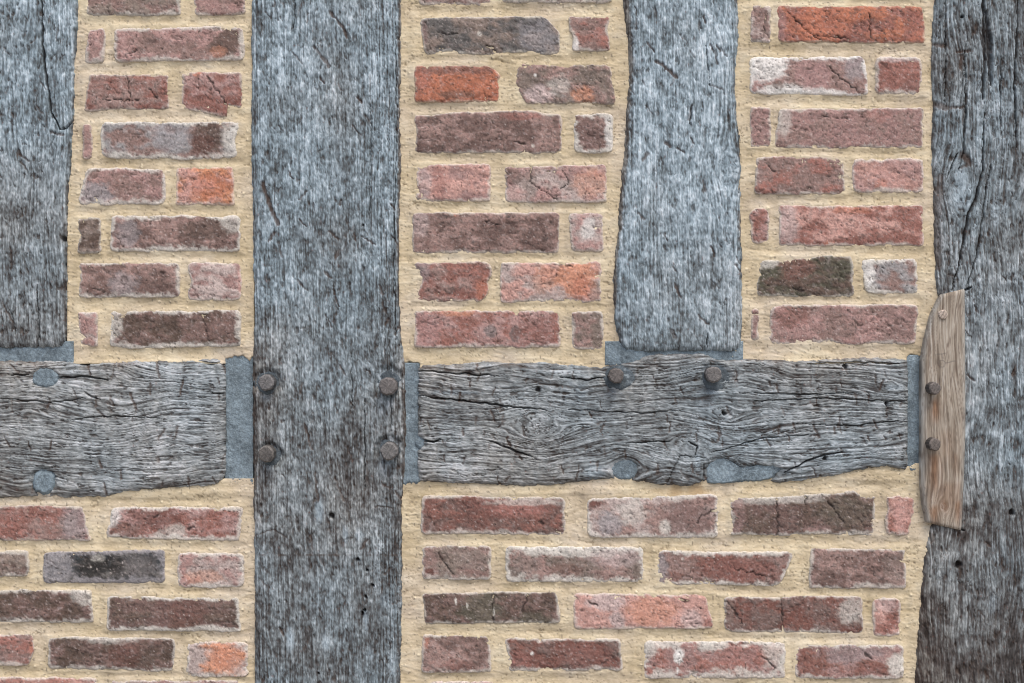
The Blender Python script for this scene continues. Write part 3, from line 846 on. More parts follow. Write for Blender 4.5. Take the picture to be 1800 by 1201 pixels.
    C = mix(C, lin(PAL[rimc]) * (1 + .16 * n3)[..., None], np.clip(lm * (.38 + .50 * rim), 0, .86))
    # mortar smeared on the arris
    sm = sstep(4.0 + 7 * np.maximum(rn + rn2 * .6, -.3), .5, d + 1.2 * n3)
    C = mix(C, lin((196, 181, 152)), sm * .62)
    scr = sstep(.78, .95, fbm(X / 9, Y / 2.2 + X / 9, seed + 75, 2)) + sstep(.8, .98, fbm(X / 3, Y / 3, seed + 76, 1))
    C = mix(C, lin((206, 192, 184)), np.clip(scr, 0, 1) * .5)
    C = mix(C, lin((76, 60, 54)), crease * .5)
    C = mix(C, lin((62, 52, 47)), pores * .7)
    C = mix(C, lin((48, 40, 37)), crk * .8)
    C = mix(C, (C @ np.array((.3, .55, .15)))[..., None] + 0 * C, np.full(X.shape, .14 if A in ('O', 'OP') or B == 'O' else .21))
    C = np.clip(C, .006, .8).astype(np.float32)
    o = build('brick', X, Y, H, C, 40, M_brick, parent, base=((x0 + x1) / 2, (y0 + y1) / 2, 0))
    if lab: o['label'] = lab
    return o

_MC = [(-1, (136, 121, 98)), (-.4, (174, 158, 128)), (0, (196, 180, 150)), (.4, (209, 196, 168)), (1, (226, 216, 193))]
def mortar(parent, x0, y0, x1, y1, boxes, seed, stain=(), lo=(-20, -20), hi=(1820, 1221), depth=60, lift=(), sink=None):
    xs = axis_samples(x0, x1, lo[0], hi[0], 2.0, 14)
    ys = axis_samples(y0, y1, lo[1], hi[1], 1.8, 14)
    X, Y = np.meshgrid(xs, ys)
    d = np.full(X.shape, 99, np.float32)
    under = np.zeros(X.shape, np.float32)
    for (a, b, c_, e) in boxes:
        if c_ < lo[0] or a > hi[0] or e < lo[1] or b > hi[1]: continue
        i0, i1 = np.searchsorted(xs, [a - 45, c_ + 45])
        j0, j1 = np.searchsorted(ys, [b - 45, e + 45])
        sx, sy = X[j0:j1, i0:i1], Y[j0:j1, i0:i1]
        dx = np.maximum(np.maximum(a - sx, sx - c_), 0)
        dy = np.maximum(np.maximum(b - sy, sy - e), 0)
        d[j0:j1, i0:i1] = np.minimum(d[j0:j1, i0:i1], np.hypot(dx, dy))
        ins_d = np.minimum(np.minimum(sx - a, c_ - sx), np.minimum(sy - b, e - sy))
        under[j0:j1, i0:i1] = np.maximum(under[j0:j1, i0:i1], sstep(15, 21, ins_d))
    lay = fbm(X / 130, Y / 60, seed, 3)
    brush = fbm(X / 38 + Y / 60, Y / 4.2 + fbm(X / 60, Y / 40, seed + 1, 2) * 2.4, seed + 2, 3, .6)
    grit = fbm(X / 5.2, Y / 4.6, seed + 3, 3, .7)
    und = fbm(X / 28, Y / 18, seed + 4, 3)
    drag = sstep(.10, .02, np.abs(fbm(X / 30, Y / 6, seed + 8, 2))) * sstep(.0, .4, fbm(X / 60, Y / 50, seed + 9, 2))
    stone = sstep(.66, .78, perlin(X / 6.2, Y / 5.6, seed + 5) * 1.05)
    hole = .8 * sstep(.68, .80, perlin(X / 5.2, Y / 4.4, seed + 6) * 1.05)
    H = .4 + lay * .9 + und * .8 + brush * .80 + grit * .30 + stone * 1.6 - hole * 1.6 - drag * .9 + 1.2 * np.exp(-d / 4.0) - 1.0 * np.exp(-((d - 11) / 9) ** 2)
    C = ramp(und * .25 + brush * .26 + grit * .20 + lay * .42 + .0, _MC)
    tint = fbm(X / 160, Y / 120, seed + 7, 2)
    C = mix(C, C * np.array((.98, .99, 1.10)), sstep(-.2, .5, tint) * .8)
    gz = fbm(X / 70, Y / 45, seed + 11, 4, .6)
    C = mix(C, C * np.array((.86, .87, .92)), sstep(.05, .55, gz) * .75)
    hair = sstep(.035, .006, np.abs(fbm(X / 60, Y / 34, seed + 12, 4, .6))) * sstep(.15, .45, fbm(X / 90, Y / 70, seed + 13, 2))
    C = mix(C, lin((112, 96, 74)), hair * .6)
    H = H - hair * 1.2
    C = mix(C, lin((232, 218, 186)), stone * .75)
    C = mix(C, lin((110, 88, 62)), hole * .55)
    dk = sstep(.72, .84, fbm(X / 4.5, Y / 4.5, seed + 10, 1))
    C = mix(C, lin((96, 88, 80)), dk * .7)
    for (sx, sy, rx, ry, cc_, st) in stain:
        r = np.sqrt(((X - sx) / rx) ** 2 + ((Y - sy) / ry) ** 2) + .4 * und
        C = mix(C, lin(cc_), st * sstep(1.2, .4, r))
    for (sx, sy, rx, ry, up_) in lift:
        r = np.sqrt(((X - sx) / rx) ** 2 + ((Y - sy) / ry) ** 2)
        H = H + up_ * sstep(1.2, .5, r)
    H = H - 6 * under
    if sink is not None: H = H - 14 * sink(X, Y)
    C = np.clip(C, .01, .85).astype(np.float32)
    return build('mortar', X, Y, H, C, depth, M_mortar, parent)

_seed = [100]
def panel(label, x0, y0, x1, y1, rows, seed, stain=(), lift=(), sink=None):
    p = empty('brick_panel', (x0 + x1) / 2, y1)
    tag(p, label, 'brick panel')
    boxes = [r[0] for r in rows]
    mortar(p, x0, y0, x1, y1, boxes, seed, stain, lift=lift, sink=sink)
    for r in rows:
        _seed[0] += 1
        box, A, B, rim, soot = r[:5]
        kw = dict(r[5]) if len(r) > 5 else {}
        ins = box[2] > -5 and box[0] < 1805 and box[3] > -5 and box[1] < 1206
        brick(p, box, A, B, rim, soot, _seed[0], inside=ins, **kw)
    return p

def filler(x0, x1, ys, pitch=88, hgt=66, seed=0, flip=1):
    """courses outside the view: same bond, plain colours"""
    rng = np.random.RandomState(seed)
    out = []
    for k, y in enumerate(ys):
        x = x0 + 14
        first = True
        while x < x1 - 30:
            L = 255 if (k + (0 if first else 1)) % 2 == flip or not first else 120
            if x + L > x1 - 14: L = x1 - 14 - x
            if L > 30:
                a = rng.choice(['M', 'MD', 'R', 'RB', 'MP', 'P', 'BD'])
                b = rng.choice(['M', 'MD', 'RB', 'MP'])
                out.append(((x, y, x + L, y + hgt), a, b, .4, .3))
            x += L + 22
            first = False
    return out

up = [-68 - 88 * k for k in range(1, 4)]
# --- upper left panel
rowsA = [
    ((150, -36, 317, 28), 'M', 'GB', .5, .35), ((340, -34, 430, 27), 'MP', 'M', .35, .2),
    ((146, 48, 185, 112), 'M', 'MP', .5, .3, dict(c=((8, 2), (0, 0), (-2, 0), (0, 0)))),
    ((198, 44, 428, 107), 'M', 'MP', .65, .3, dict(c=((0, 4), (0, -1), (2, 0), (2, 2)), patch=[(.86, .5, .13, .48, 'BD', .9), (.80, .75, .06, .2, 'OP', .4)], cracks=[([(226, 94), (240, 88)], 1.6)])),
    ((144, 130, 297, 195), 'R', 'M', .3, .45, dict(c=((12, 0), (-2, 0), (0, -3), (0, 0)), cracks=[([(222, 132), (228, 178)], 1.0), ([(180, 175), (245, 176)], .9), ([(262, 158), (274, 172)], 1.3)])),
    ((318, 126, 425, 191), 'R', 'MP', .3, .35, dict(bot=[(0, 0), (.74, 0), (.76, 21), (1, 21)], cracks=[([(362, 134), (384, 160), (398, 186)], 1.6), ([(350, 136), (350, 158)], 1.1)], patch=[(.26, .06, .08, .1, 'O', .8)], lab='small red brick with its lower right corner knocked off')),
    ((144, 216, 161, 280), 'M', 'MP', .2, .2, dict(h=5.5)),
    ((176, 213, 424, 277), 'M', 'BG', .85, .3, dict(rig=[(0, 0), (.5, 12), (1, 6)], patch=[(.76, .45, .13, .5, 'BD', .95), (.72, .65, .08, .4, 'DR', .5), (.95, .45, .1, .5, 'L', .6), (.5, .4, .14, .4, 'BG', .6)], bot=[(0, 4), (.3, 1), (.5, 5), (.6, 1), (1, 8)])),
    ((133, 295, 289, 361), 'M', 'MP', .75, .3, dict(c=((16, -2), (0, 2), (0, 0), (2, 0)), patch=[(.22, .7, .2, .35, 'BG', .75)])),
    ((306, 292, 413, 361), 'OP', 'P', .35, .4, dict(c=((2, 0), (-4, 0), (0, 0), (0, 0)), patch=[(.6, .5, .35, .35, 'O', .6), (.3, .5, .15, .5, 'P', .4)])),
    ((133, 381, 176, 446), 'BD', 'GB', .35, .3, dict(lef=[(0, 0), (.5, 5), (1, 0)])),
    ((193, 378, 422, 443), 'MD', 'M', .8, .3, dict(patch=[(.75, .4, .25, .28, 'BD', .8), (.93, .2, .09, .3, 'L', .6), (.14, .5, .1, .4, 'BG', .5)], top=[(0, 2), (.75, 0), (.85, 4), (.92, 0), (1, 0)])),
    ((134, 461, 316, 524), 'MD', 'M', .55, .3, dict(lef=[(0, 0), (.5, 7), (1, 0)], patch=[(.45, .6, .15, .35, 'BG', .5)], cracks=[([(160, 507), (184, 512)], 1.5)])),
    ((331, 461, 424, 529), 'MP', 'PL', .4, .15, dict(patch=[(.97, .5, .06, .4, 'P', .7)], lef=[(0, -4), (.5, 3), (1, -4)])),
    ((133, 548, 171, 608), 'PL', 'MP', .35, .2, dict(c=((2, 0), (0, 0), (0, 2), (8, 0)), patch=[(.6, .9, .3, .15, 'R', .6)])),
    ((192, 545, 423, 610), 'BD', 'MD', .75, .35, dict(patch=[(.05, .45, .06, .4, 'L', .6)], cracks=[([(355, 552), (366, 600)], 1.1)], bot=[(0, 6), (.2, 1), (1, 3)])),
] + filler(150, 440, up, seed=1)
panel('upper left panel of brown and mauve bricks between the cracked stud and the widest post', 116, -400, 446, 640, rowsA, 400, sink=lambda X, Y: sstep(394, 398, X + 3 * perlin(Y / 6, X / 6, 9)) * sstep(625, 630, Y + 4 * perlin(X / 9, Y / 9, 8) + 8 * np.exp(-np.abs(X - 438) / 4) * -1 + -8 * np.exp(-np.abs(X - 398) / 5)), lift=[(280, 640, 200, 8, 2)])

# --- upper middle panel
rowsB = [
    ((735, -55, 866, 9), 'MP', 'M', .4, .3), ((880, -60, 1077, 5), 'M', 'GB', .4, .4),
    ((725, 29, 986, 97), 'G', 'GB', .3, .35, dict(c=((12, 1), (-26, -2), (0, 0), (20, 0)), rig=[(0, 0), (.4, -14), (1, 0)], bot=[(0, 2), (.2, 6), (.35, 1), (.5, 2), (.6, 5), (.75, 5), (.85, 2), (1, 0)], patch=[(.85, .5, .15, .5, 'BG', .6), (.05, .5, .06, .5, 'M', .6), (.45, .45, .03, .12, 'L', .8)], cracks=[([(770, 58), (805, 60)], 1.2), ([(856, 78), (872, 90)], 2.2)], lab='dark grey brick with rounded broken corners')),
    ((1007, 27, 1075, 90), 'M', 'R', .4, .25, dict(lef=[(0, -8), (.4, -6), (.6, 0), (1, 0)], rig=[(0, -2), (.3, 5), (.7, 4), (1, 3)], patch=[(.06, .8, .12, .3, 'W', .8)])),
    ((726, 111, 876, 180), 'O', 'O', .15, .4, dict(c=((2, 3), (-18, 2), (0, 0), (2, 0)), rig=[(0, 0), (.2, -14), (.3, -17), (.4, -12), (1, 0)], patch=[(.1, .35, .14, .5, 'R', .5), (.5, .15, .5, .15, 'MD', .6), (.5, .8, .25, .1, 'BD', .6)], lab='bright orange brick with a chipped upper right corner')),
    ((902, 112, 1082, 184), 'GB', 'M', .15, .6, dict(rough=1.5, c=((10, 0), (-8, 1), (0, 0), (20, -2)), lef=[(0, 0), (.5, -12), (1, 0)], patch=[(.25, .75, .15, .25, 'PL', .8), (.68, .75, .12, .25, 'OP', .7), (.45, .5, .12, .25, 'L', .45), (.22, .28, .03, .08, 'W', .9)])),
    ((727, 199, 988, 270), 'MD', 'M', .3, .35, dict(top=[(0, 2), (.1, 5), (.25, 1), (.8, 0), (.88, 6), (1, 8)], lef=[(0, 0), (.5, 4), (1, 0)], patch=[(.72, .08, .14, .1, 'R', .7), (.99, .3, .03, .2, 'R', .8), (.8, .8, .02, .07, 'L', .6)], cracks=[([(905, 248), (922, 254)], 2.0)])),
    ((1008, 198, 1079, 269), 'MD', 'M', .9, .25, dict(patch=[(.9, .5, .16, .5, 'W', .75), (.4, .5, .3, .4, 'MD', .7)], lab='small mauve brick with white lime edges')),
    ((731, 287, 862, 355), 'MP', 'P', .4, .1, dict(patch=[(.3, .45, .1, .6, 'R', .5), (.14, .5, .1, .4, 'PL', .5)])),
    ((886, 288, 1070, 357), 'PL', 'MP', .3, .3, dict(c=((0, 4), (-4, 0), (-2, 0), (2, 0)), cracks=[([(934, 292), (932, 320), (965, 340), (978, 352)], 1.2), ([(990, 300), (1000, 320), (985, 332)], 1.0)], patch=[(.25, .5, .08, .5, 'GB', .6), (.12, .75, .1, .2, 'P', .5), (.85, .5, .2, .4, 'OP', .5), (.08, .3, .1, .25, 'BD', .6)])),
    ((724, 373, 984, 446), 'MD', 'M', .3, .45, dict(patch=[(.3, .06, .03, .1, 'O', .8), (.8, .95, .03, .07, 'O', .8), (.06, .3, .07, .3, 'PL', .5)], cracks=[([(852, 388), (880, 396)], 1.1)])),
    ((999, 373, 1062, 445), 'PL', 'MP', .3, .1, dict(patch=[(.55, .4, .2, .3, 'W', .6)], c=((0, 0), (0, 0), (0, 0), (4, -2)))),
    ((727, 460, 864, 531), 'R', 'M', .25, .35, dict(rough=1.3, lef=[(0, -4), (.45, 13), (.55, 13), (1, 0)], rig=[(0, 0), (.3, -2), (.5, 5), (.8, 4), (1, 14)], patch=[(.92, .7, .13, .35, 'O', .7), (.1, .25, .12, .3, 'BG', .5)])),
    ((879, 461, 1057, 533), 'PL', 'P', .3, .2, dict(rough=1.4, patch=[(.75, .4, .22, .5, 'OP', .9), (.8, .6, .12, .3, 'O', .7), (.45, .4, .14, .35, 'OP', .5), (.95, .75, .08, .3, 'GB', .5)], bot=[(0, 4), (.2, 3), (.6, 4), (.8, 0), (.9, 0), (1, -1)], cracks=[([(985, 463), (1006, 468)], 1.3)])),
    ((727, 545, 986, 612), 'R', 'MP', .4, .35, dict(patch=[(.08, .5, .12, .5, 'MP', .6), (.52, .55, .05, .2, 'G', .7), (.69, .62, .04, .25, 'G', .8), (.82, .6, .15, .4, 'RB', .6), (.3, .06, .15, .12, 'OP', .6)])),
    ((1004, 546, 1061, 615), 'GB', 'M', .45, .3),
] + filler(716, 1088, [y - 22 for y in up], seed=2, flip=0)
panel('upper middle brick panel with one bright orange brick, right of the widest post', 700, -400, 1112, 650, rowsB, 410, sink=lambda X, Y: sstep(738, 734, X) * sstep(636, 641, Y + 4 * perlin(X / 9, Y / 9, 8)), lift=[(900, 648, 180, 8, 1.5), (1050, 610, 30, 40, 1.5)])

# --- upper right panel
rowsC = [
    ((1345, -70, 1480, -6), 'M', 'MP', .4, .3), ((1500, -70, 1620, -5), 'R', 'MP', .4, .3),
    ((1320, 8, 1356, 76), 'M', 'PL', .35, .45, dict(cracks=[([(1347, 22), (1343, 50), (1352, 66)], 1.2)])),
    ((1366, 9, 1628, 77), 'R', 'O', .15, .6, dict(c=((0, 0), (-4, 0), (0, 0), (2, -4)), patch=[(.28, .45, .22, .5, 'O', .7), (.92, .5, .08, .5, 'R', .5), (.03, .5, .04, .5, 'MP', .6)], cracks=[([(1528, 22), (1532, 72)], 1.4), ([(1385, 20), (1412, 48), (1440, 70)], 1.2), ([(1430, 62), (1490, 66)], 1.4)], lab='long orange red brick with black soot streaks')),
    ((1317, 97, 1524, 168), 'MP', 'M', .8, .3, dict(c=((0, 2), (-2, 0), (4, 1), (2, -2)), patch=[(.15, .3, .2, .4, 'W', .85), (.3, .85, .2, .2, 'W', .8), (.25, .72, .06, .14, 'BD', .7), (.55, .5, .16, .35, 'MP', .7), (.9, .25, .1, .4, 'BG', .6)], cracks=[([(1460, 118), (1482, 140), (1520, 168)], 1.3)], rimc='W', lab='mauve brick with thick white lime crust')),
    ((1539, 99, 1623, 167), 'R', 'R', .55, .2, dict(patch=[(.5, .06, .5, .12, 'PL', .7), (.8, .8, .3, .2, 'MD', .4)])),
    ((1319, 187, 1356, 260), 'MP', 'M', .3, .3), ((1362, 189, 1626, 261), 'MP', 'M', .4, .35, dict(c=((8, 1), (0, 0), (-2, 0), (0, 0)), cracks=[([(1450, 205), (1490, 208)], 1.2)], patch=[(.68, .2, .1, .2, 'R', .4), (.06, .3, .06, .4, 'L', .5)])),
    ((1326, 274, 1487, 342), 'M', 'R', .4, .5, dict(c=((4, 0), (-2, 0), (0, 0), (0, 0)), cracks=[([(1352, 290), (1362, 304)], 1.8)])),
    ((1499, 278, 1626, 339), 'P', 'MP', .5, .15, dict(rough=1.3, patch=[(.4, .72, .1, .18, 'O', .8), (.5, .5, .3, .35, 'P', .5)])),
    ((1319, 366, 1353, 429), 'R', 'MP', .3, .4), ((1370, 360, 1626, 433), 'R', 'P', .35, .35, dict(patch=[(.06, .5, .09, .5, 'PL', .6), (.5, .12, .16, .12, 'O', .7), (.35, .93, .04, .08, 'O', .8)])),
    ((1331, 450, 1503, 522), 'OL', 'BD', .3, .45, dict(rough=1.3, c=((4, 8), (-4, 0), (0, 0), (0, 0)), top=[(0, 0), (.5, 0), (.8, -4), (1, 0)], patch=[(.4, .3, .2, .3, 'RB', .6), (.1, .15, .12, .2, 'L', .7)], cracks=[([(1395, 505), (1412, 512)], 2.0)], lab='dark olive brick stained with green algae')),
    ((1513, 453, 1618, 517), 'M', 'BG', .85, .2, dict(c=((0, 2), (-2, 0), (-2, 0), (10, 0)), patch=[(.12, .5, .14, .6, 'W', .8)], cracks=[([(1541, 455), (1542, 476)], 1.0)])),
    ((1320, 541, 1338, 600), 'M', 'MP', .3, .3, dict(rig=[(0, 0), (.7, 5), (1, 0)])),
    ((1350, 534, 1615, 606), 'M', 'MP', .45, .35, dict(c=((6, 2), (0, 0), (-2, 0), (2, 0)), patch=[(.17, .3, .12, .3, 'RB', .6), (.02, .6, .03, .2, 'O', .7), (.85, .5, .15, .4, 'M', .5)])),
] + filler(1312, 1636, [y - 20 for y in up], seed=3)
panel('upper right brick panel with one dark olive brick, beside the heavy right upright', 1286, -400, 1662, 640, rowsC, 420, sink=lambda X, Y: sstep(1595, 1599, X) * sstep(625, 630, Y + 4 * perlin(X / 9, Y / 9, 8)), lift=[(1450, 640, 170, 8, 2), (1630, 400, 12, 300, 1.5)])

# --- lower left panel
dn = [1205 + 84 * k for k in range(0, 9)]
rowsD = [
    ((-110, 886, 162, 952), 'R', 'M', .35, .3, dict(c=((0, 0), (-18, 4), (-2, 0), (0, 0)), patch=[(.9, .5, .12, .5, 'BG', .5), (.6, .96, .1, .08, 'O', .6)])),
    ((182, 889, 430, 953), 'R', 'MP', .75, .3, dict(c=((14, 2), (-2, 2), (-10, 0), (2, -6)), patch=[(.35, .3, .2, .35, 'DR', .7), (.06, .3, .08, .3, 'W', .7), (.5, .7, .1, .2, 'L', .6), (.15, .7, .12, .25, 'BD', .5)], cracks=[([(268, 912), (278, 906)], 2.0), ([(330, 932), (340, 926)], 1.6)])),
    ((-110, 970, 49, 1015), 'MD', 'GB', .5, .4, dict(c=((0, 0), (2, -3), (0, 0), (0, 0)))),
    ((68, 967, 290, 1026), 'K', 'G', .8, .3, dict(c=((6, 4), (0, -2), (0, 1), (6, 0)), rimc='BG', rimw=12, patch=[(.43, .55, .15, .4, 'S', .8), (.62, .5, .08, .4, 'S', .7), (.15, .5, .12, .5, 'BG', .7), (.8, .5, .15, .4, 'G', .8), (.41, .5, .012, .06, 'L', .6), (.46, .25, .06, .12, 'L', .5)], lab='blue black burnt brick with pale edges')),
    ((310, 970, 428, 1035), 'PL', 'MP', .7, .3, dict(c=((0, 2), (0, 2), (0, 0), (0, 0)), patch=[(.4, .7, .3, .2, 'OP', .45)])),
    ((-110, 1037, 164, 1096), 'BD', 'MD', .55, .35, dict(c=((0, 0), (-4, 0), (0, 0), (0, 0)), patch=[(.93, .2, .08, .3, 'L', .6)])),
    ((183, 1046, 424, 1112), 'MD', 'BD', .85, .3, dict(patch=[(.55, .5, .2, .5, 'DR', .5), (.4, .6, .1, .4, 'MD', .6)], c=((4, 2), (-4, 4), (0, 0), (4, -2)))),
    ((-110, 1116, 60, 1172), 'M', 'R', .5, .3, dict(patch=[(.96, .4, .03, .4, 'O', .8)], rig=[(0, 3), (.5, 0), (1, 10)])),
    ((82, 1120, 307, 1182), 'BD', 'MD', .5, .4, dict(patch=[(.5, .1, .2, .15, 'L', .5), (.42, .95, .06, .15, 'L', .7), (.6, .5, .15, .4, 'DR', .5)], c=((2, 0), (0, 2), (0, 0), (0, -4)))),
    ((327, 1128, 437, 1192), 'PL', 'OP', .6, .3, dict(rough=1.3, patch=[(.6, .5, .3, .4, 'OP', .7), (.6, .45, .18, .3, 'O', .25)])),
    ((-110, 1191, 170, 1255), 'P', 'R', .5, .25), ((192, 1196, 420, 1258), 'MP', 'M', .5, .3),
] + filler(-560, -112, [888, 970] , seed=14) + filler(-560, -112, [1040, 1120, 1195] , seed=15) + filler(-560, 438, [1275 + 82 * k for k in range(9)], seed=4)
panel('lower left brick panel with a blue black brick, under the left rail', -560, 842, 452, 2006, rowsD, 430, sink=lambda X, Y: sstep(-8, -14, Y - np.interp(X, [-560, 0, 60, 120, 180, 230, 280, 330, 380, 398, 399], [880, 878, 874, 877, 876, 866, 861, 858, 856, 850, 840])), lift=[(200, 868, 260, 12, 2)])

# --- lower right panel
rowsE = [
    ((738, 870, 996, 942), 'MD', 'RB', .55, .3, dict(c=((4, 0), (-2, 4), (0, 0), (0, -2)), patch=[(.62, .3, .28, .25, 'R', .85), (.4, .45, .15, .4, 'DR', .5), (.75, .2, .3, .08, 'L', .5)], cracks=[([(950, 918), (955, 922)], 3.0)])),
    ((1029, 872, 1268, 946), 'PL', 'M', .75, .3, dict(c=((2, 4), (-4, -4), (-4, 2), (4, 0)), patch=[(.75, .55, .22, .45, 'MD', .8), (.08, .12, .06, .2, 'DR', .9), (.18, .65, .1, .3, 'BG', .7), (.35, .4, .12, .3, 'L', .5), (.58, .75, .05, .2, 'L', .7)], cracks=[([(1226, 920), (1234, 906), (1262, 896)], 1.8)])),
    ((1284, 866, 1541, 942), 'MD', 'BD', .5, .45, dict(rough=1.3, c=((0, 10), (0, 6), (-2, 0), (0, 0)), top=[(0, 0), (.4, -2), (.65, -6), (.85, -10), (.92, 0), (1, 0)], patch=[(.25, .15, .4, .14, 'L', .55), (.78, .45, .2, .4, 'OL', .5), (.05, .5, .06, .5, 'M', .6), (.6, .85, .1, .12, 'M', .6)], cracks=[([(1366, 878), (1368, 940)], 1.6), ([(1416, 872), (1418, 890)], 1.2), ([(1456, 880), (1484, 920)], 1.2)])),
    ((1558, 873, 1609, 943), 'P', 'R', .4, .15, dict(rough=1.4, lef=[(0, 0), (.3, 4), (.6, 0), (1, 2)], rig=[(0, 2), (.4, 0), (1, 12)], patch=[(.5, .5, .3, .35, 'P', .7)])),
    ((741, 959, 864, 1020), 'M', 'GB', .55, .35, dict(cracks=[([(770, 970), (780, 990), (798, 1010)], 1.6)], patch=[(.12, .75, .06, .1, 'DR', .9), (.7, .4, .25, .3, 'GB', .6)])),
    ((888, 961, 1133, 1025), 'GB', 'M', .85, .3, dict(patch=[(.5, .12, .5, .2, 'L', .8), (.8, .3, .2, .3, 'PL', .6), (.45, .65, .12, .2, 'RB', .4), (.15, .55, .12, .3, 'GB', .6)])),
    ((1152, 968, 1397, 1032), 'M', 'RB', .85, .3, dict(c=((4, 0), (0, 2), (-26, 0), (2, -4)), patch=[(.62, .55, .3, .35, 'RB', .85), (.04, .5, .06, .5, 'BG', .6), (.2, .25, .02, .06, 'L', .6), (.42, .18, .02, .06, 'L', .6)], cracks=[([(1290, 1000), (1352, 1014)], 1.0)], rimc='L')),
    ((1423, 963, 1598, 1036), 'MD', 'M', .5, .35, dict(c=((2, 0), (-4, 2), (-4, 0), (0, 0)), patch=[(.88, .5, .15, .45, 'GB', .5)])),
    ((740, 1040, 987, 1102), 'BD', 'MD', .4, .4, dict(c=((2, 2), (-8, 0), (0, -6), (6, -4)), patch=[(.43, .5, .16, .5, 'OL', .75), (.8, .8, .15, .2, 'OL', .6), (.25, .3, .015, .18, 'L', .9), (.33, .4, .015, .15, 'L', .9), (.52, .6, .012, .3, 'L', .7)], cracks=[([(928, 1046), (922, 1066), (918, 1076)], 2.2), ([(866, 1042), (867, 1098)], 1.0)])),
    ((1005, 1042, 1257, 1110), 'P', 'P', .35, .1, dict(c=((2, 0), (-16, 4), (0, -4), (4, -2)), patch=[(.25, .25, .15, .25, 'PL', .8), (.32, .7, .06, .25, 'PL', .8), (.55, .5, .2, .4, 'OP', .5), (.83, .7, .08, .3, 'PL', .6), (.96, .8, .04, .2, 'R', .7)], cracks=[([(1036, 1060), (1050, 1064)], 2.0), ([(1198, 1056), (1210, 1058)], 2.4)])),
    ((1268, 1048, 1519, 1116), 'RB', 'MD', .5, .5, dict(c=((4, 2), (-2, 0), (0, 0), (6, -4)), patch=[(.9, .4, .1, .35, 'L', .6), (.05, .4, .05, .4, 'GB', .6)], cracks=[([(1374, 1052), (1376, 1112)], 1.4), ([(1278, 1056), (1306, 1096)], 1.2)])),
    ((1535, 1052, 1585, 1121), 'R', 'P', .5, .25, dict(patch=[(.5, .2, .4, .2, 'PL', .5)])),
    ((741, 1118, 864, 1184), 'MD', 'M', .45, .35, dict(top=[(0, 2), (.12, 0), (1, 4)], patch=[(.04, .2, .08, .2, 'O', .6), (.5, .8, .25, .2, 'RB', .5), (.45, .98, .2, .06, 'O', .5)])),
    ((885, 1122, 1096, 1184), 'RB', 'MD', .6, .35, dict(rough=1.3, c=((2, 0), (-4, 2), (0, -4), (8, -2)), patch=[(.7, .5, .25, .35, 'RB', .7), (.24, .45, .025, .1, 'W', .9), (.15, .6, .1, .25, 'R', .6)])),
    ((1132, 1128, 1382, 1195), 'MP', 'R', .8, .2, dict(rimw=13, patch=[(.25, .4, .04, .25, 'W', .95), (.24, .75, .015, .2, 'W', .9), (.04, .2, .08, .25, 'L', .7), (.48, .1, .12, .2, 'L', .8), (.92, .3, .1, .4, 'L', .6), (.7, .4, .16, .35, 'R', .4)], cracks=[([(1342, 1154), (1362, 1176)], 1.4)])),
    ((1398, 1133, 1590, 1195), 'MP', 'RB', .7, .25, dict(patch=[(.5, .25, .3, .3, 'BG', .4), (.93, .6, .1, .35, 'L', .8), (.68, .7, .15, .2, 'RB', .6)], cracks=[([(1520, 1148), (1532, 1158)], 1.6)])),
    ((752, 1198, 870, 1262), 'PL', 'MP', .4, .2), ((890, 1205, 1140, 1268), 'M', 'R', .4, .3), ((1162, 1212, 1405, 1275), 'MD', 'M', .4, .3), ((1425, 1214, 1580, 1278), 'R', 'M', .4, .3),
] + filler(716, 1605, [1290 + 80 * k for k in range(9)], seed=5)
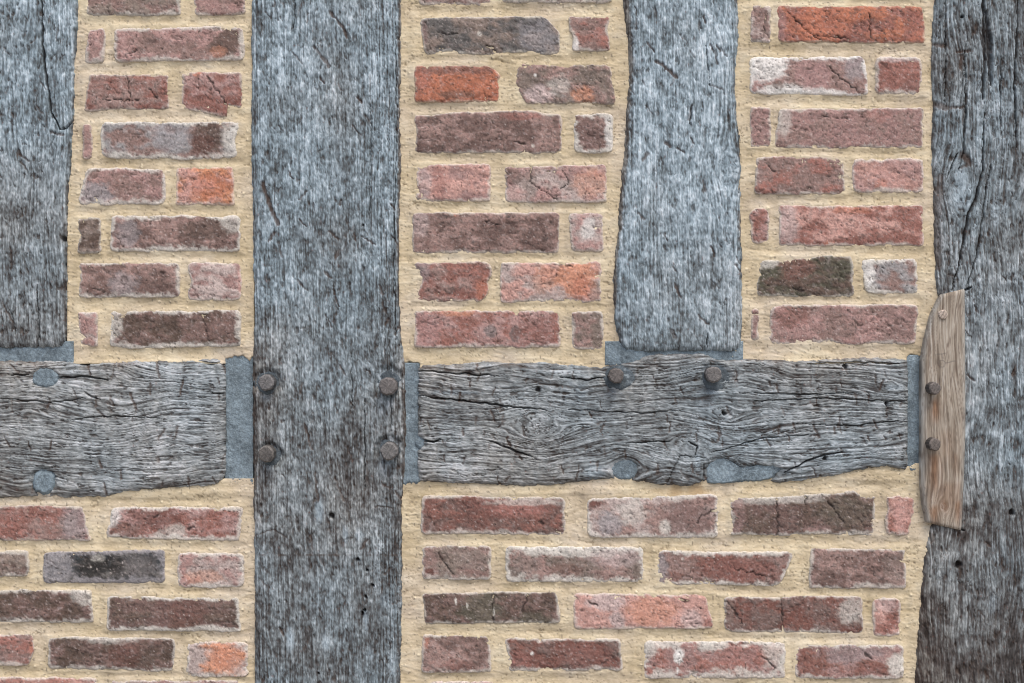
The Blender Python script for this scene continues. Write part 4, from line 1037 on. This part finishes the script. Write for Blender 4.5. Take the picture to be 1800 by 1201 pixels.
panel('lower right brick panel under the long knotted rail', 700, 815, 1640, 2006, rowsE, 440,
      stain=[(1190, 862, 14, 16, (158, 128, 90), .45), (1225, 862, 16, 14, (152, 122, 86), .45), (1200, 866, 60, 10, (178, 152, 114), .4), (1575, 905, 10, 30, (188, 182, 160), .4)],
      sink=lambda X, Y: sstep(-7, -13, Y - np.interp(X, [733, 760, 800, 850, 930, 980, 1030, 1070, 1110, 1160, 1215, 1240, 1300, 1340, 1370, 1420, 1470, 1510, 1560, 1597, 1620], [850, 850, 851, 854, 857, 854, 848, 843, 846, 854, 856, 848, 848, 847, 851, 845, 838, 828, 822, 828, 820])),
      lift=[(1540, 838, 60, 14, 3), (950, 862, 200, 10, 2), (1612, 1050, 14, 160, 1.5), (1632, 1010, 10, 60, 3)])

# ----------------------------------------------------------------- the rest of the house wall beyond the view, and the ground
wall = empty('house_wall', 900, 2006)
tag(wall, kind='structure')
rowsW = filler(-560, -116, [-370 + 88 * k for k in range(11)], seed=21)
mortar(wall, -560, -400, -100, 640, [], 450, depth=60)
for r in rowsW:
    _seed[0] += 1
    brick(wall, r[0], r[1], r[2], r[3], r[4], _seed[0], inside=False)
rowsW = filler(1930, 2360, [-370 + 88 * k for k in range(27)], seed=22)
mortar(wall, 1910, -400, 2360, 2006, [], 460, depth=60)
for r in rowsW:
    _seed[0] += 1
    brick(wall, r[0], r[1], r[2], r[3], r[4], _seed[0], inside=False)

gm = bpy.data.materials.new('gravelly_ground')
gm.use_nodes = True
gn, gl_ = gm.node_tree.nodes, gm.node_tree.links
gb = gn['Principled BSDF']
gb.inputs['Roughness'].default_value = .95
nz = gn.new('ShaderNodeTexNoise'); nz.inputs['Scale'].default_value = 30; nz.inputs['Detail'].default_value = 8
cr_ = gn.new('ShaderNodeValToRGB')
cr_.color_ramp.elements[0].color = (.16, .14, .12, 1); cr_.color_ramp.elements[1].color = (.34, .31, .27, 1)
tc = gn.new('ShaderNodeNewGeometry')
gl_.new(tc.outputs['Position'], nz.inputs['Vector']); gl_.new(nz.outputs['Fac'], cr_.inputs['Fac']); gl_.new(cr_.outputs[0], gb.inputs['Base Color'])
me = bpy.data.meshes.new('ground')
me.from_pydata([(-200, -200, 0), (200, -200, 0), (200, 200, 0), (-200, 200, 0)], [], [(0, 1, 2, 3)])
me.materials.append(gm)
go = bpy.data.objects.new('ground', me)
sc.collection.objects.link(go)
tag(go, kind='structure')
